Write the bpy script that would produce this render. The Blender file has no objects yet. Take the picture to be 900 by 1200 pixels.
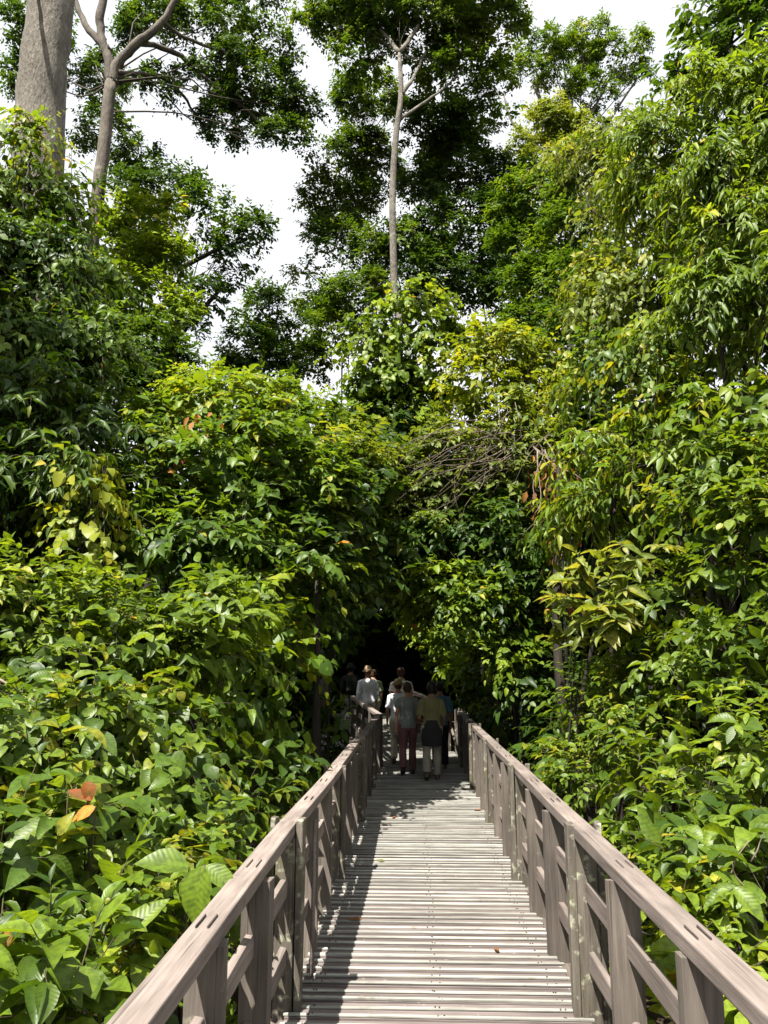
import bpy, bmesh, math, random
import numpy as np
from mathutils import Vector, Matrix

# ------------------------------------------------------------------ basics
scene = bpy.context.scene
COL = scene.collection
RNG = np.random.default_rng(11)
random.seed(5)
F = 924.0 / 1200.0                       # focal length in picture heights
PITCH, YAW, CAMZ = math.radians(11.3), math.radians(2.23), 1.9
GROUND = -1.3
UP = np.array([0.0, 0.0, 1.0])

cam_d = bpy.data.cameras.new('camera')
cam = bpy.data.objects.new('camera', cam_d)
COL.objects.link(cam)
cam.location = (0, 0, CAMZ)
cam.rotation_euler = (math.pi / 2 + PITCH, 0, YAW)
cam_d.sensor_fit = 'VERTICAL'
cam_d.sensor_height = 36.0
cam_d.lens = 36.0 * F
cam_d.clip_start = 0.05
cam_d.clip_end = 1500
scene.camera = cam
CR = np.array(cam.rotation_euler.to_matrix())


def at(px, py, Y):
    """The world point at distance Y up the boardwalk that the photograph shows at px, py; and metres per pixel there."""
    d = CR @ np.array([(px - 450) / 924.0, (600 - py) / 924.0, -1.0])
    s = Y / d[1]
    return np.array([0, 0, CAMZ]) + d * s, s / 924.0


def tag(o, label=None, cat=None, group=None, kind=None):
    if label: o['label'] = label
    if cat: o['category'] = cat
    if group: o['group'] = group
    if kind: o['kind'] = kind
    return o


def empty(name, loc):
    o = bpy.data.objects.new(name, None)
    o.empty_display_size = 0.2
    COL.objects.link(o)
    o.location = tuple(loc)
    return o


def unit(v):
    return v / np.maximum(np.linalg.norm(v, axis=-1, keepdims=True), 1e-9)


# ------------------------------------------------------------------ materials
def new_mat(name):
    m = bpy.data.materials.new(name)
    m.use_nodes = True
    nt = m.node_tree
    nt.nodes.clear()
    out = nt.nodes.new('ShaderNodeOutputMaterial')
    return m, nt, out


def ramp(nt, stops):
    r = nt.nodes.new('ShaderNodeValToRGB')
    e = r.color_ramp.elements
    while len(e) < len(stops):
        e.new(0.5)
    for k, (p, c) in enumerate(stops):
        e[k].position = p
        e[k].color = (*c, 1)
    return r


def leaf_mat(name, stops, trans=0.32, rough=0.4, veins=False, spec=0.5):
    m, nt, out = new_mat(name)
    N, L = nt.nodes.new, nt.links.new
    a = N('ShaderNodeAttribute'); a.attribute_name = 'tint'
    r = ramp(nt, stops)
    L(a.outputs['Fac'], r.inputs['Fac'])
    col = r.outputs['Color']
    p = N('ShaderNodeBsdfPrincipled')
    if veins:
        u = N('ShaderNodeAttribute'); u.attribute_name = 'across'
        v = N('ShaderNodeAttribute'); v.attribute_name = 'along'
        ab = N('ShaderNodeMath'); ab.operation = 'ABSOLUTE'; L(u.outputs['Fac'], ab.inputs[0])
        mid = N('ShaderNodeMapRange'); mid.inputs['From Min'].default_value = 0.10; mid.inputs['From Max'].default_value = 0.0
        L(ab.outputs[0], mid.inputs['Value'])
        ph = N('ShaderNodeMath'); ph.operation = 'MULTIPLY_ADD'; ph.inputs[1].default_value = -0.22
        L(ab.outputs[0], ph.inputs[0]); L(v.outputs['Fac'], ph.inputs[2])
        sc = N('ShaderNodeMath'); sc.operation = 'MULTIPLY'; sc.inputs[1].default_value = 62.0; L(ph.outputs[0], sc.inputs[0])
        sn = N('ShaderNodeMath'); sn.operation = 'SINE'; L(sc.outputs[0], sn.inputs[0])
        pw = N('ShaderNodeMapRange'); pw.inputs['From Min'].default_value = 0.55; pw.inputs['From Max'].default_value = 1.0
        pw.inputs['To Max'].default_value = 0.35; L(sn.outputs[0], pw.inputs['Value'])
        mx = N('ShaderNodeMath'); mx.operation = 'MAXIMUM'; L(mid.outputs[0], mx.inputs[0]); L(pw.outputs[0], mx.inputs[1])
        mm = N('ShaderNodeMath'); mm.operation = 'MULTIPLY'; mm.inputs[1].default_value = 0.11; L(mx.outputs[0], mm.inputs[0])
        mixc = N('ShaderNodeMixRGB'); mixc.inputs['Color2'].default_value = (0.17, 0.24, 0.06, 1)
        L(mm.outputs[0], mixc.inputs['Fac']); L(col, mixc.inputs['Color1'])
        col = mixc.outputs['Color']
        tc0 = N('ShaderNodeTexCoord')                           # blotches and small brown spots on the blades
        for sc_, lo_, hi_, c_ in ((34.0, 0.42, 0.66, (0.030, 0.055, 0.010)), (70.0, 0.66, 0.70, (0.10, 0.055, 0.02))):
            nz = N('ShaderNodeTexNoise'); nz.inputs['Scale'].default_value = sc_; nz.inputs['Detail'].default_value = 2
            L(tc0.outputs['Object'], nz.inputs['Vector'])
            mq = N('ShaderNodeMapRange'); mq.inputs['From Min'].default_value = lo_; mq.inputs['From Max'].default_value = hi_; mq.inputs['To Max'].default_value = 0.6
            L(nz.outputs['Fac'], mq.inputs['Value'])
            mb_ = N('ShaderNodeMixRGB'); mb_.inputs['Color2'].default_value = (*c_, 1)
            L(mq.outputs[0], mb_.inputs['Fac']); L(col, mb_.inputs['Color1']); col = mb_.outputs['Color']
        bp = N('ShaderNodeBump'); bp.inputs['Strength'].default_value = 0.11; bp.inputs['Distance'].default_value = 0.003
        L(sn.outputs[0], bp.inputs['Height']); L(bp.outputs['Normal'], p.inputs['Normal'])
    L(col, p.inputs['Base Color'])
    p.inputs['Roughness'].default_value = rough
    p.inputs['Specular IOR Level'].default_value = spec
    t = N('ShaderNodeBsdfTranslucent')
    tc = N('ShaderNodeMixRGB'); tc.blend_type = 'MULTIPLY'; tc.inputs['Fac'].default_value = 1
    tc.inputs['Color2'].default_value = (1.9, 1.75, 0.55, 1)
    L(col, tc.inputs['Color1']); L(tc.outputs['Color'], t.inputs['Color'])
    ms = N('ShaderNodeMixShader'); ms.inputs['Fac'].default_value = trans
    L(p.outputs[0], ms.inputs[1]); L(t.outputs[0], ms.inputs[2]); L(ms.outputs[0], out.inputs['Surface'])
    return m


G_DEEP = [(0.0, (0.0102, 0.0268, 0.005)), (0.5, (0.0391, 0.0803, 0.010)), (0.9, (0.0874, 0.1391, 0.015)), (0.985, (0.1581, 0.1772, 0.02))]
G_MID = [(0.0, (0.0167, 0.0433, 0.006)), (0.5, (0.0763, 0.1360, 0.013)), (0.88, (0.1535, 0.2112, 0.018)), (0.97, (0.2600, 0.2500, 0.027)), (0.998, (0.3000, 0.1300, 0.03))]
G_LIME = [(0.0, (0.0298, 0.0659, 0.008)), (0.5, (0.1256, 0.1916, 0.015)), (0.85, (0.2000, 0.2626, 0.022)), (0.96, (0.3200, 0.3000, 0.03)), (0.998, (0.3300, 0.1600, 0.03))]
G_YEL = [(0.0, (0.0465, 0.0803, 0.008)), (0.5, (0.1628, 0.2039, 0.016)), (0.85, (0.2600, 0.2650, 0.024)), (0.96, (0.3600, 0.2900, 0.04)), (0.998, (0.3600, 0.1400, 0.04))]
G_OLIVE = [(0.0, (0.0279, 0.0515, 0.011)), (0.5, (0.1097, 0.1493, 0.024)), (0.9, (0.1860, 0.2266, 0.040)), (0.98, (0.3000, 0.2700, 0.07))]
G_DEAD = [(0.0, (0.10, 0.035, 0.014)), (0.5, (0.19, 0.075, 0.022)), (1.0, (0.34, 0.16, 0.04))]
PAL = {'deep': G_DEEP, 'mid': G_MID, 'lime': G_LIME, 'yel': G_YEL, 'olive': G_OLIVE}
LM = {}
for k_, st_ in PAL.items():
    LM[k_, 0] = leaf_mat(k_ + '_leaf_veined', st_, veins=True, trans=0.40, rough=0.42, spec=0.30)
    LM[k_, 1] = leaf_mat(k_ + '_leaf', st_, trans=0.40, rough=0.44, spec=0.27)
    LM[k_, 2] = leaf_mat(k_ + '_far_leaf', st_, trans=0.36, rough=0.55, spec=0.2)
LM['dead', 0] = LM['dead', 1] = LM['dead', 2] = leaf_mat('dead_leaf', G_DEAD, trans=0.25, rough=0.7, spec=0.2)
LM['amber', 0] = leaf_mat('amber_leaf', [(0, (0.15, 0.040, 0.010)), (1, (0.42, 0.16, 0.012))], trans=0.2, rough=0.6, veins=True, spec=0.2)


def rough_mat(name, dark, light, scale=(6, 6, 1.2), bump=0.5, rough=0.85, spot=None, spot_at=0.62, spot_scale=9.0, green=None, dist=0.02, crack=False):
    """Bark and wood: grain noise stretched along one axis of the object, with stains and lichen spots of their own shape."""
    m, nt, out = new_mat(name)
    N, L = nt.nodes.new, nt.links.new
    tc = N('ShaderNodeTexCoord')
    tint = N('ShaderNodeAttribute'); tint.attribute_name = 'tint'
    off = N('ShaderNodeVectorMath'); off.operation = 'MULTIPLY_ADD'
    off.inputs[0].default_value = (37.1, 23.7, 51.3)
    L(tint.outputs['Fac'], off.inputs[1]); L(tc.outputs['Object'], off.inputs[2])
    mp = N('ShaderNodeMapping'); mp.inputs['Scale'].default_value = scale
    L(off.outputs[0], mp.inputs['Vector'])
    n1 = N('ShaderNodeTexNoise'); n1.inputs['Scale'].default_value = 3.0; n1.inputs['Detail'].default_value = 6; n1.inputs['Roughness'].default_value = 0.65
    L(mp.outputs[0], n1.inputs['Vector'])
    r = ramp(nt, [(0.28, dark), (0.72, light)])
    L(n1.outputs['Fac'], r.inputs['Fac'])
    col = r.outputs['Color']
    n2 = N('ShaderNodeTexNoise'); n2.inputs['Scale'].default_value = 1.7; n2.inputs['Detail'].default_value = 3
    L(off.outputs[0], n2.inputs['Vector'])
    br = N('ShaderNodeMapRange'); br.inputs['From Min'].default_value = 0.3; br.inputs['From Max'].default_value = 0.7
    br.inputs['To Min'].default_value = 0.66; br.inputs['To Max'].default_value = 1.12
    L(n2.outputs['Fac'], br.inputs['Value'])
    tb = N('ShaderNodeMapRange'); tb.inputs['To Min'].default_value = 0.8; tb.inputs['To Max'].default_value = 1.15
    L(tint.outputs['Fac'], tb.inputs['Value'])
    mu = N('ShaderNodeMath'); mu.operation = 'MULTIPLY'; L(br.outputs[0], mu.inputs[0]); L(tb.outputs[0], mu.inputs[1])
    mc = N('ShaderNodeMixRGB'); mc.blend_type = 'MULTIPLY'; mc.inputs['Fac'].default_value = 1
    L(col, mc.inputs['Color1']); L(mu.outputs[0], mc.inputs['Color2'])
    col = mc.outputs['Color']
    for (c2, th, scl) in ([(green, 0.56, 4.0)] if green else []) + ([(spot, spot_at, spot_scale)] if spot else []):
        n3 = N('ShaderNodeTexNoise'); n3.inputs['Scale'].default_value = scl; n3.inputs['Detail'].default_value = 4; n3.inputs['Roughness'].default_value = 0.6
        L(off.outputs[0], n3.inputs['Vector'])
        mr = N('ShaderNodeMapRange'); mr.inputs['From Min'].default_value = th; mr.inputs['From Max'].default_value = th + 0.11
        L(n3.outputs['Fac'], mr.inputs['Value'])
        f = N('ShaderNodeMath'); f.operation = 'MULTIPLY'; f.inputs[1].default_value = 0.72; L(mr.outputs[0], f.inputs[0])
        mx = N('ShaderNodeMixRGB'); mx.inputs['Color2'].default_value = (*c2, 1)
        L(f.outputs[0], mx.inputs['Fac']); L(col, mx.inputs['Color1'])
        col = mx.outputs['Color']
    if crack:                                                  # drying cracks along the grain
        m2 = N('ShaderNodeVectorMath'); m2.operation = 'MULTIPLY'; m2.inputs[1].default_value = tuple(v * 2.6 if v > 2 else v * 0.9 for v in scale)
        L(off.outputs[0], m2.inputs[0])
        n4 = N('ShaderNodeTexNoise'); n4.inputs['Scale'].default_value = 1.6; n4.inputs['Detail'].default_value = 3
        L(m2.outputs[0], n4.inputs['Vector'])
        c4 = N('ShaderNodeMapRange'); c4.inputs['From Min'].default_value = 0.63; c4.inputs['From Max'].default_value = 0.70; c4.inputs['To Max'].default_value = 0.6
        L(n4.outputs['Fac'], c4.inputs['Value'])
        mx = N('ShaderNodeMixRGB'); mx.inputs['Color2'].default_value = (0.028, 0.021, 0.017, 1)
        L(c4.outputs[0], mx.inputs['Fac']); L(col, mx.inputs['Color1']); col = mx.outputs['Color']
    p = N('ShaderNodeBsdfPrincipled')
    L(col, p.inputs['Base Color'])
    p.inputs['Roughness'].default_value = rough
    p.inputs['Specular IOR Level'].default_value = 0.3
    bp = N('ShaderNodeBump'); bp.inputs['Strength'].default_value = bump; bp.inputs['Distance'].default_value = dist
    L(n1.outputs['Fac'], bp.inputs['Height']); L(bp.outputs['Normal'], p.inputs['Normal'])
    L(p.outputs[0], out.inputs['Surface'])
    return m


LICHEN = (0.42, 0.42, 0.31)
M_CAP = rough_mat('weathered_rail_wood', (0.1250, 0.0986, 0.0862), (0.2544, 0.2130, 0.1903), scale=(16, 0.8, 16), bump=0.5, dist=0.006, spot=(0.085, 0.07, 0.06), spot_at=0.64, spot_scale=5, crack=True)
M_POST = rough_mat('weathered_post_wood', (0.0733, 0.0607, 0.0503), (0.1639, 0.1390, 0.1185), scale=(15, 15, 0.8), bump=0.55, dist=0.008, spot=(0.27, 0.255, 0.19), spot_at=0.68, crack=True)
M_LICHEN = rough_mat('lichen_post_wood', (0.0604, 0.0493, 0.0395), (0.1595, 0.1408, 0.1149), scale=(13, 13, 1.1), bump=0.7, dist=0.012, spot=LICHEN, spot_at=0.56, spot_scale=13, green=(0.105, 0.10, 0.05), crack=True)
M_PLANK = rough_mat('plank_wood', (0.0939, 0.0753, 0.0699), (0.1971, 0.1644, 0.1554), scale=(0.8, 15, 15), bump=0.5, dist=0.005, spot=(0.34, 0.335, 0.29), spot_at=0.66, spot_scale=14, crack=True)
M_STRIP = rough_mat('pale_strip_wood', (0.1678, 0.1652, 0.1450), (0.3775, 0.3724, 0.3362), scale=(1.5, 15, 15), bump=0.5, dist=0.004, spot=(0.15, 0.135, 0.11), spot_at=0.62, spot_scale=8)
M_BEAM = rough_mat('beam_wood', (0.0733, 0.0563, 0.0485), (0.1509, 0.1232, 0.1077), scale=(15, 0.8, 15), bump=0.5, dist=0.006, crack=True)
M_SLOT = rough_mat('tenon_wood', (0.05, 0.039, 0.034), (0.10, 0.08, 0.07), scale=(20, 3, 20))
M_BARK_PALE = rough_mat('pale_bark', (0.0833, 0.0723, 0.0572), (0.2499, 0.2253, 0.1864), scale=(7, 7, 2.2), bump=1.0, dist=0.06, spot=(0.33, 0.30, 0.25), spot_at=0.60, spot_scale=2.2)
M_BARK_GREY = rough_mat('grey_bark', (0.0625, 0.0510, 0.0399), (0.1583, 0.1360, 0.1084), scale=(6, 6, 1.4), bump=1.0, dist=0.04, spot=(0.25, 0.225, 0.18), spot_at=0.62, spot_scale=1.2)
M_LIMB = rough_mat('limb_bark', (0.035, 0.028, 0.022), (0.10, 0.082, 0.062), scale=(6, 6, 1.4), bump=0.8, dist=0.03)  # bark darkened so the finer limbs look backlit
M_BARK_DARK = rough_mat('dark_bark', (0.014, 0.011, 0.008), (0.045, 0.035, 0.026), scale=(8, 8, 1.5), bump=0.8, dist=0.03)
M_TWIG = rough_mat('twig_bark', (0.04, 0.036, 0.018), (0.10, 0.08, 0.045), scale=(9, 9, 2), bump=0.3)
M_DRYTWIG = rough_mat('dry_twig', (0.10, 0.078, 0.058), (0.21, 0.165, 0.125), scale=(9, 9, 2), bump=0.3)
M_SOIL = rough_mat('leaf_litter', (0.014, 0.010, 0.006), (0.06, 0.04, 0.022), scale=(2, 2, 2), bump=1.0, dist=0.05, spot=(0.04, 0.055, 0.014), spot_at=0.58, spot_scale=1.3)


def flat_mat(name, base, rough=0.85, weave=260.0, bump=0.25, pattern=None):
    m, nt, out = new_mat(name)
    N, L = nt.nodes.new, nt.links.new
    tc = N('ShaderNodeTexCoord')
    n = N('ShaderNodeTexNoise'); n.inputs['Scale'].default_value = 7; n.inputs['Detail'].default_value = 4
    L(tc.outputs['Object'], n.inputs['Vector'])
    lo = tuple(c * 0.82 for c in base); hi = tuple(min(1, c * 1.12) for c in base)
    r = ramp(nt, [(0.3, lo), (0.7, hi)])
    L(n.outputs['Fac'], r.inputs['Fac'])
    col = r.outputs['Color']
    if pattern:
        v = N('ShaderNodeTexNoise'); v.inputs['Scale'].default_value = 22; v.inputs['Detail'].default_value = 2
        L(tc.outputs['Object'], v.inputs['Vector'])
        mr = N('ShaderNodeMapRange'); mr.inputs['From Min'].default_value = 0.53; mr.inputs['From Max'].default_value = 0.58
        L(v.outputs['Fac'], mr.inputs['Value'])
        mx = N('ShaderNodeMixRGB'); mx.inputs['Color2'].default_value = (*pattern, 1)
        L(mr.outputs[0], mx.inputs['Fac']); L(col, mx.inputs['Color1']); col = mx.outputs['Color']
    p = N('ShaderNodeBsdfPrincipled')
    L(col, p.inputs['Base Color'])
    p.inputs['Roughness'].default_value = rough
    p.inputs['Specular IOR Level'].default_value = 0.25
    w = N('ShaderNodeTexNoise'); w.inputs['Scale'].default_value = 16; w.inputs['Detail'].default_value = 5
    L(tc.outputs['Object'], w.inputs['Vector'])
    bp = N('ShaderNodeBump'); bp.inputs['Strength'].default_value = bump; bp.inputs['Distance'].default_value = 0.02
    L(w.outputs['Fac'], bp.inputs['Height']); L(bp.outputs['Normal'], p.inputs['Normal'])
    L(p.outputs[0], out.inputs['Surface'])
    return m


# ------------------------------------------------------------------ mesh builder for wood, trunks and tubes
class MB:
    def __init__(self):
        self.v, self.f, self.t, self.m, self.s = [], [], [], [], []

    def add(self, verts, faces, tint=None, mi=0, smooth=False):
        b = len(self.v)
        t = random.random() if tint is None else tint
        self.v += [tuple(x) for x in verts]
        self.t += [t] * len(verts)
        self.f += [tuple(b + i for i in f) for f in faces]
        self.m += [mi] * len(faces)
        self.s += [smooth] * len(faces)

    def box(self, lo, hi, mat=None, mi=0, jit=0.0, tint=None):
        x0, y0, z0 = lo; x1, y1, z1 = hi
        vs = [Vector(p) for p in ((x0, y0, z0), (x1, y0, z0), (x1, y1, z0), (x0, y1, z0), (x0, y0, z1), (x1, y0, z1), (x1, y1, z1), (x0, y1, z1))]
        if jit:
            vs = [v + Vector((random.uniform(-jit, jit), random.uniform(-jit, jit), random.uniform(-jit, jit))) for v in vs]
        if mat is not None:
            vs = [mat @ v for v in vs]
        self.add(vs, [(0, 3, 2, 1), (4, 5, 6, 7), (0, 1, 5, 4), (1, 2, 6, 5), (2, 3, 7, 6), (3, 0, 4, 7)], tint, mi)

    def tube(self, pts, radii, seg=8, mi=0, rough=0.0, tint=None, avoid=False):
        pts = [np.array(p, float) for p in pts]
        if avoid and in_way(np.array(pts)).any(): return False
        n = len(pts)
        vs, fs = [], []
        ref = np.array([0.31, 0.83, 0.17])
        for i, p in enumerate(pts):
            tan = unit(pts[min(i + 1, n - 1)] - pts[max(i - 1, 0)])
            a = np.cross(tan, ref); a = unit(a) if np.linalg.norm(a) > 1e-4 else np.array([1.0, 0, 0])
            b = np.cross(tan, a)
            for k in range(seg):
                an = 2 * math.pi * k / seg
                r = radii[i] * (1 + rough * (random.random() - 0.5))
                vs.append(p + (a * math.cos(an) + b * math.sin(an)) * r)
        for i in range(n - 1):
            for k in range(seg):
                k2 = (k + 1) % seg
                fs.append((i * seg + k, i * seg + k2, (i + 1) * seg + k2, (i + 1) * seg + k))
        fs.append(tuple(range(seg - 1, -1, -1)))
        fs.append(tuple((n - 1) * seg + k for k in range(seg)))
        self.add(vs, fs, tint, mi, True)
        return True

    def build(self, name, mats, parent=None, origin=(0, 0, 0), bevel=0.0):
        me = bpy.data.meshes.new(name)
        o3 = np.array(origin, float)
        me.from_pydata([tuple(np.array(p) - o3) for p in self.v], [], self.f)
        a = me.attributes.new('tint', 'FLOAT', 'POINT'); a.data.foreach_set('value', self.t)
        mats = mats if isinstance(mats, (list, tuple)) else [mats]
        for m in mats: me.materials.append(m)
        me.polygons.foreach_set('material_index', self.m)
        me.polygons.foreach_set('use_smooth', self.s)
        me.update()
        o = bpy.data.objects.new(name, me)
        COL.objects.link(o)
        if parent is not None:
            o.parent = parent
        else:
            o.location = tuple(origin)
        if bevel:
            b = o.modifiers.new('bevel', 'BEVEL'); b.width = bevel; b.segments = 2; b.limit_method = 'ANGLE'; b.angle_limit = math.radians(50)
        return o


def bend(p0, p1, n, wig, sag=0.0):
    """A wavering polyline from p0 to p1."""
    p0, p1 = np.array(p0, float), np.array(p1, float)
    L = np.linalg.norm(p1 - p0)
    a, b = RNG.normal(size=3), RNG.normal(size=3)
    out = []
    for i in range(n + 1):
        t = i / n
        p = p0 + (p1 - p0) * t + (a * math.sin(math.pi * t) + b * math.sin(2 * math.pi * t) * 0.6) * wig * L
        p[2] -= sag * L * math.sin(math.pi * t)
        out.append(p)
    return out


def curve(pts, rad, n=5, wob=0.0):
    """A smooth line with a little wander through the given points."""
    P = [pts[0] * 2 - pts[1]] + list(pts) + [pts[-1] * 2 - pts[-2]]
    out, ro = [], []
    for i in range(1, len(P) - 2):
        for q in range(n):
            t = q / n
            a, b, c, d = P[i - 1], P[i], P[i + 1], P[i + 2]
            out.append(0.5 * (2 * b + (c - a) * t + (2 * a - 5 * b + 4 * c - d) * t * t + (3 * b - a - 3 * c + d) * t ** 3) + RNG.normal(0, wob, 3))
            ro.append(rad[i - 1] * (1 - t) + rad[i] * t)
    return out + [pts[-1]], ro + [rad[-1]]


# ------------------------------------------------------------------ leaves
def leaf_template(lod):
    if lod == 0: st = [(0.16, 0.62), (0.38, 1.0), (0.62, 0.86), (0.82, 0.48)]
    elif lod == 1: st = [(0.34, 1.0), (0.72, 0.72)]
    else: st = [(0.42, 1.0)]
    V = [(0, 0, 0)]; AC = [0.0]; AL = [0.0]
    cz = lambda y: 0.16 * y - 0.30 * y * y
    for y, w in st:
        V += [(-0.5 * w, y - 0.02, cz(y) + 0.13 * w), (0, y, cz(y)), (0.5 * w, y - 0.02, cz(y) + 0.13 * w)]
        AC += [-w, 0, w]; AL += [y, y, y]
    V.append((0, 1, cz(1))); AC.append(0.0); AL.append(1.0)
    n = len(st); tip = 1 + 3 * n
    T, Q = [(0, 2, 1), (0, 3, 2)], []
    for i in range(n - 1):
        b = 1 + 3 * i
        Q += [(b, b + 1, b + 4, b + 3), (b + 1, b + 2, b + 5, b + 4)]
    b = 1 + 3 * (n - 1)
    T += [(b, b + 1, tip), (b + 1, b + 2, tip)]
    return np.array(V), np.array(T), np.array(Q).reshape(-1, 4), np.array(AC), np.array(AL)


TEMPL = {k: leaf_template(k) for k in (0, 1, 2)}


def sprays(P, D, OUT, L, k, l, droop=0.25, ldroop=0.25, up=0.7, out=0.45, spread=1.0, rng=RNG):
    """Leaf position, axis, normal and length for k leaves along each drooping twig that starts at P and heads for D."""
    n = len(P)
    t = (np.arange(k) + 0.6) / k
    t = np.clip(t[None, :] + rng.uniform(-0.25, 0.25, (n, k)) / k, 0.02, 1)
    Ls = (L * rng.uniform(0.6, 1.25, n))[:, None, None]
    dn = np.array([0, 0, -1.0])
    dr = (droop * rng.uniform(0.3, 1.6, n))[:, None, None]
    T = t[:, :, None]
    pos = P[:, None, :] + D[:, None, :] * Ls * T + dn * dr * Ls * T * T
    tan = unit(D[:, None, :] + 2 * dr * dn * T)
    side = unit(np.cross(tan, UP) + 1e-4)
    sg = np.where((np.arange(k) % 2) == 0, 1.0, -1.0)[None, :, None] * np.where(rng.random(n) < 0.5, 1, -1)[:, None, None]
    ang = (spread * rng.uniform(0.55, 1.15, (n, k)))[:, :, None]
    ang[:, -1] *= 0.15
    ax = unit(tan * np.cos(ang) + side * sg * np.sin(ang) + dn * ldroop * rng.uniform(0, 2, (n, k))[:, :, None] + rng.normal(0, 0.14, (n, k, 3)))
    nn = UP * up + OUT[:, None, :] * out + rng.normal(0, 0.24, (n, k, 3))
    nn = nn - ax * np.sum(nn * ax, axis=2, keepdims=True)
    nn = unit(nn)
    ln = l * rng.uniform(0.45, 1.25, (n, k)) * rng.uniform(0.75, 1.25, (n, 1)) * (0.72 + 0.45 * np.sin(np.pi * np.clip(t * 0.8 + 0.15, 0, 1)))
    tw = (P, D, Ls[:, 0, 0], dr[:, 0, 0])
    return pos.reshape(-1, 3), ax.reshape(-1, 3), nn.reshape(-1, 3), ln.reshape(-1), tw


def in_way(p):
    x, y, z = p[..., 0], p[..., 1], p[..., 2]
    k = (x > -0.92) & (x < 1.12) & (y < 19) & (z > -0.25) & (z < 2.5)
    k |= (x > -2.6) & (x < 1.3 - (y - 19) * 0.236) & (y >= 19) & (y < 26) & (z > -0.25) & (z < 2.5)
    return k | ((np.abs(x) < 1.3) & (y < 2.2))


class Leaves:
    def __init__(self, lod, width):
        self.lod, self.w = lod, width
        self.V, self.T, self.A = [], [], []
        self.tw = []

    def put(self, pos, ax, nn, ln, tint, w=None):
        keep = ~in_way(pos)
        pos, ax, nn, ln, tint = pos[keep], ax[keep], nn[keep], ln[keep], tint[keep]
        V = TEMPL[self.lod][0]
        sd = np.cross(ax, nn)
        w = self.w if w is None else w
        ww = w * RNG.uniform(0.68, 1.32, len(pos))
        curl = RNG.uniform(0.2, 1.5, len(pos))
        vv = pos[:, None, :] + ln[:, None, None] * (V[None, :, 0:1] * (sd * ww[:, None])[:, None, :] + V[None, :, 1:2] * ax[:, None, :] + V[None, :, 2:3] * (nn * curl[:, None])[:, None, :])
        self.V.append(vv.reshape(-1, 3)); self.T.append(tint)

    def twigs(self, tw, r):
        P, D, Ls, dr = tw
        E = P + D * Ls[:, None] + np.array([0, 0, -1.0]) * (dr * Ls)[:, None]
        ok = ~(in_way(P) | in_way(E) | in_way((P + E) / 2))
        self.tw.append(((P[ok], D[ok], Ls[ok], dr[ok]), r))

    def build(self, name, mat, parent=None, origin=(0, 0, 0), twig_mat=None):
        Vt, Tt, Qt, AC, AL = TEMPL[self.lod]
        nv = len(Vt)
        V = np.concatenate(self.V) if self.V else np.zeros((0, 3))
        tint = np.concatenate(self.T) if self.T else np.zeros(0)
        n = len(V) // nv
        base = (np.arange(n) * nv)[:, None]
        tri = (base[:, :, None] + Tt[None]).reshape(-1, 3)
        quad = (base[:, :, None] + Qt[None]).reshape(-1, 4) if len(Qt) else np.zeros((0, 4), int)
        pt = np.repeat(tint, nv); ac = np.tile(AC, n); al = np.tile(AL, n)
        nleaf_t, nleaf_q = len(tri), len(quad)
        for (P, D, Ls, dr), r in self.tw:                    # three-sided drooping twigs
            m = len(P)
            side = unit(np.cross(D, UP) + 1e-4); upv = np.cross(side, D)
            rings = []
            for tt, rr in ((0.0, r), (0.5, r * 0.75), (1.0, r * 0.4)):
                c = P + D * (Ls * tt)[:, None] + np.array([0, 0, -1.0]) * (dr * Ls * tt * tt)[:, None]
                for kk in range(3):
                    an = 2 * math.pi * kk / 3
                    rings.append(c + (side * math.cos(an) + upv * math.sin(an)) * rr)
            tv = np.stack(rings, axis=1).reshape(-1, 3)
            q = []
            for i in range(2):
                for kk in range(3):
                    k2 = (kk + 1) % 3
                    q.append((i * 3 + kk, i * 3 + k2, i * 3 + 3 + k2, i * 3 + 3 + kk))
            off = len(V)
            q = (off + (np.arange(m) * 9)[:, None, None] + np.array(q)[None]).reshape(-1, 4)
            V = np.concatenate([V, tv]); quad = np.concatenate([quad, q])
            z = np.full(len(tv), 0.5); pt = np.concatenate([pt, z]); ac = np.concatenate([ac, z]); al = np.concatenate([al, z])
        V = V - np.array(origin, float)
        me = bpy.data.meshes.new(name)
        me.vertices.add(len(V)); me.vertices.foreach_set('co', V.astype(np.float32).ravel())
        nl = len(tri) * 3 + len(quad) * 4
        me.loops.add(nl)
        me.loops.foreach_set('vertex_index', np.concatenate([tri.ravel(), quad.ravel()]).astype(np.int32))
        npoly = len(tri) + len(quad)
        me.polygons.add(npoly)
        st = np.concatenate([np.arange(len(tri)) * 3, len(tri) * 3 + np.arange(len(quad)) * 4]).astype(np.int32)
        me.polygons.foreach_set('loop_start', st)
        mi = np.zeros(npoly, np.int32)
        mi[nleaf_t + nleaf_q:] = 1
        me.materials.append(mat)
        me.materials.append(twig_mat or M_TWIG)
        me.polygons.foreach_set('material_index', mi)
        me.polygons.foreach_set('use_smooth', np.ones(npoly, bool))
        for an, dat in (('tint', pt),) + ((('across', ac), ('along', al)) if self.lod == 0 else ()):
            a = me.attributes.new(an, 'FLOAT', 'POINT'); a.data.foreach_set('value', dat.astype(np.float32))
        me.update(calc_edges=True)
        o = bpy.data.objects.new(name, me)
        COL.objects.link(o)
        if parent is not None: o.parent = parent
        else: o.location = tuple(origin)
        return o


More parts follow.
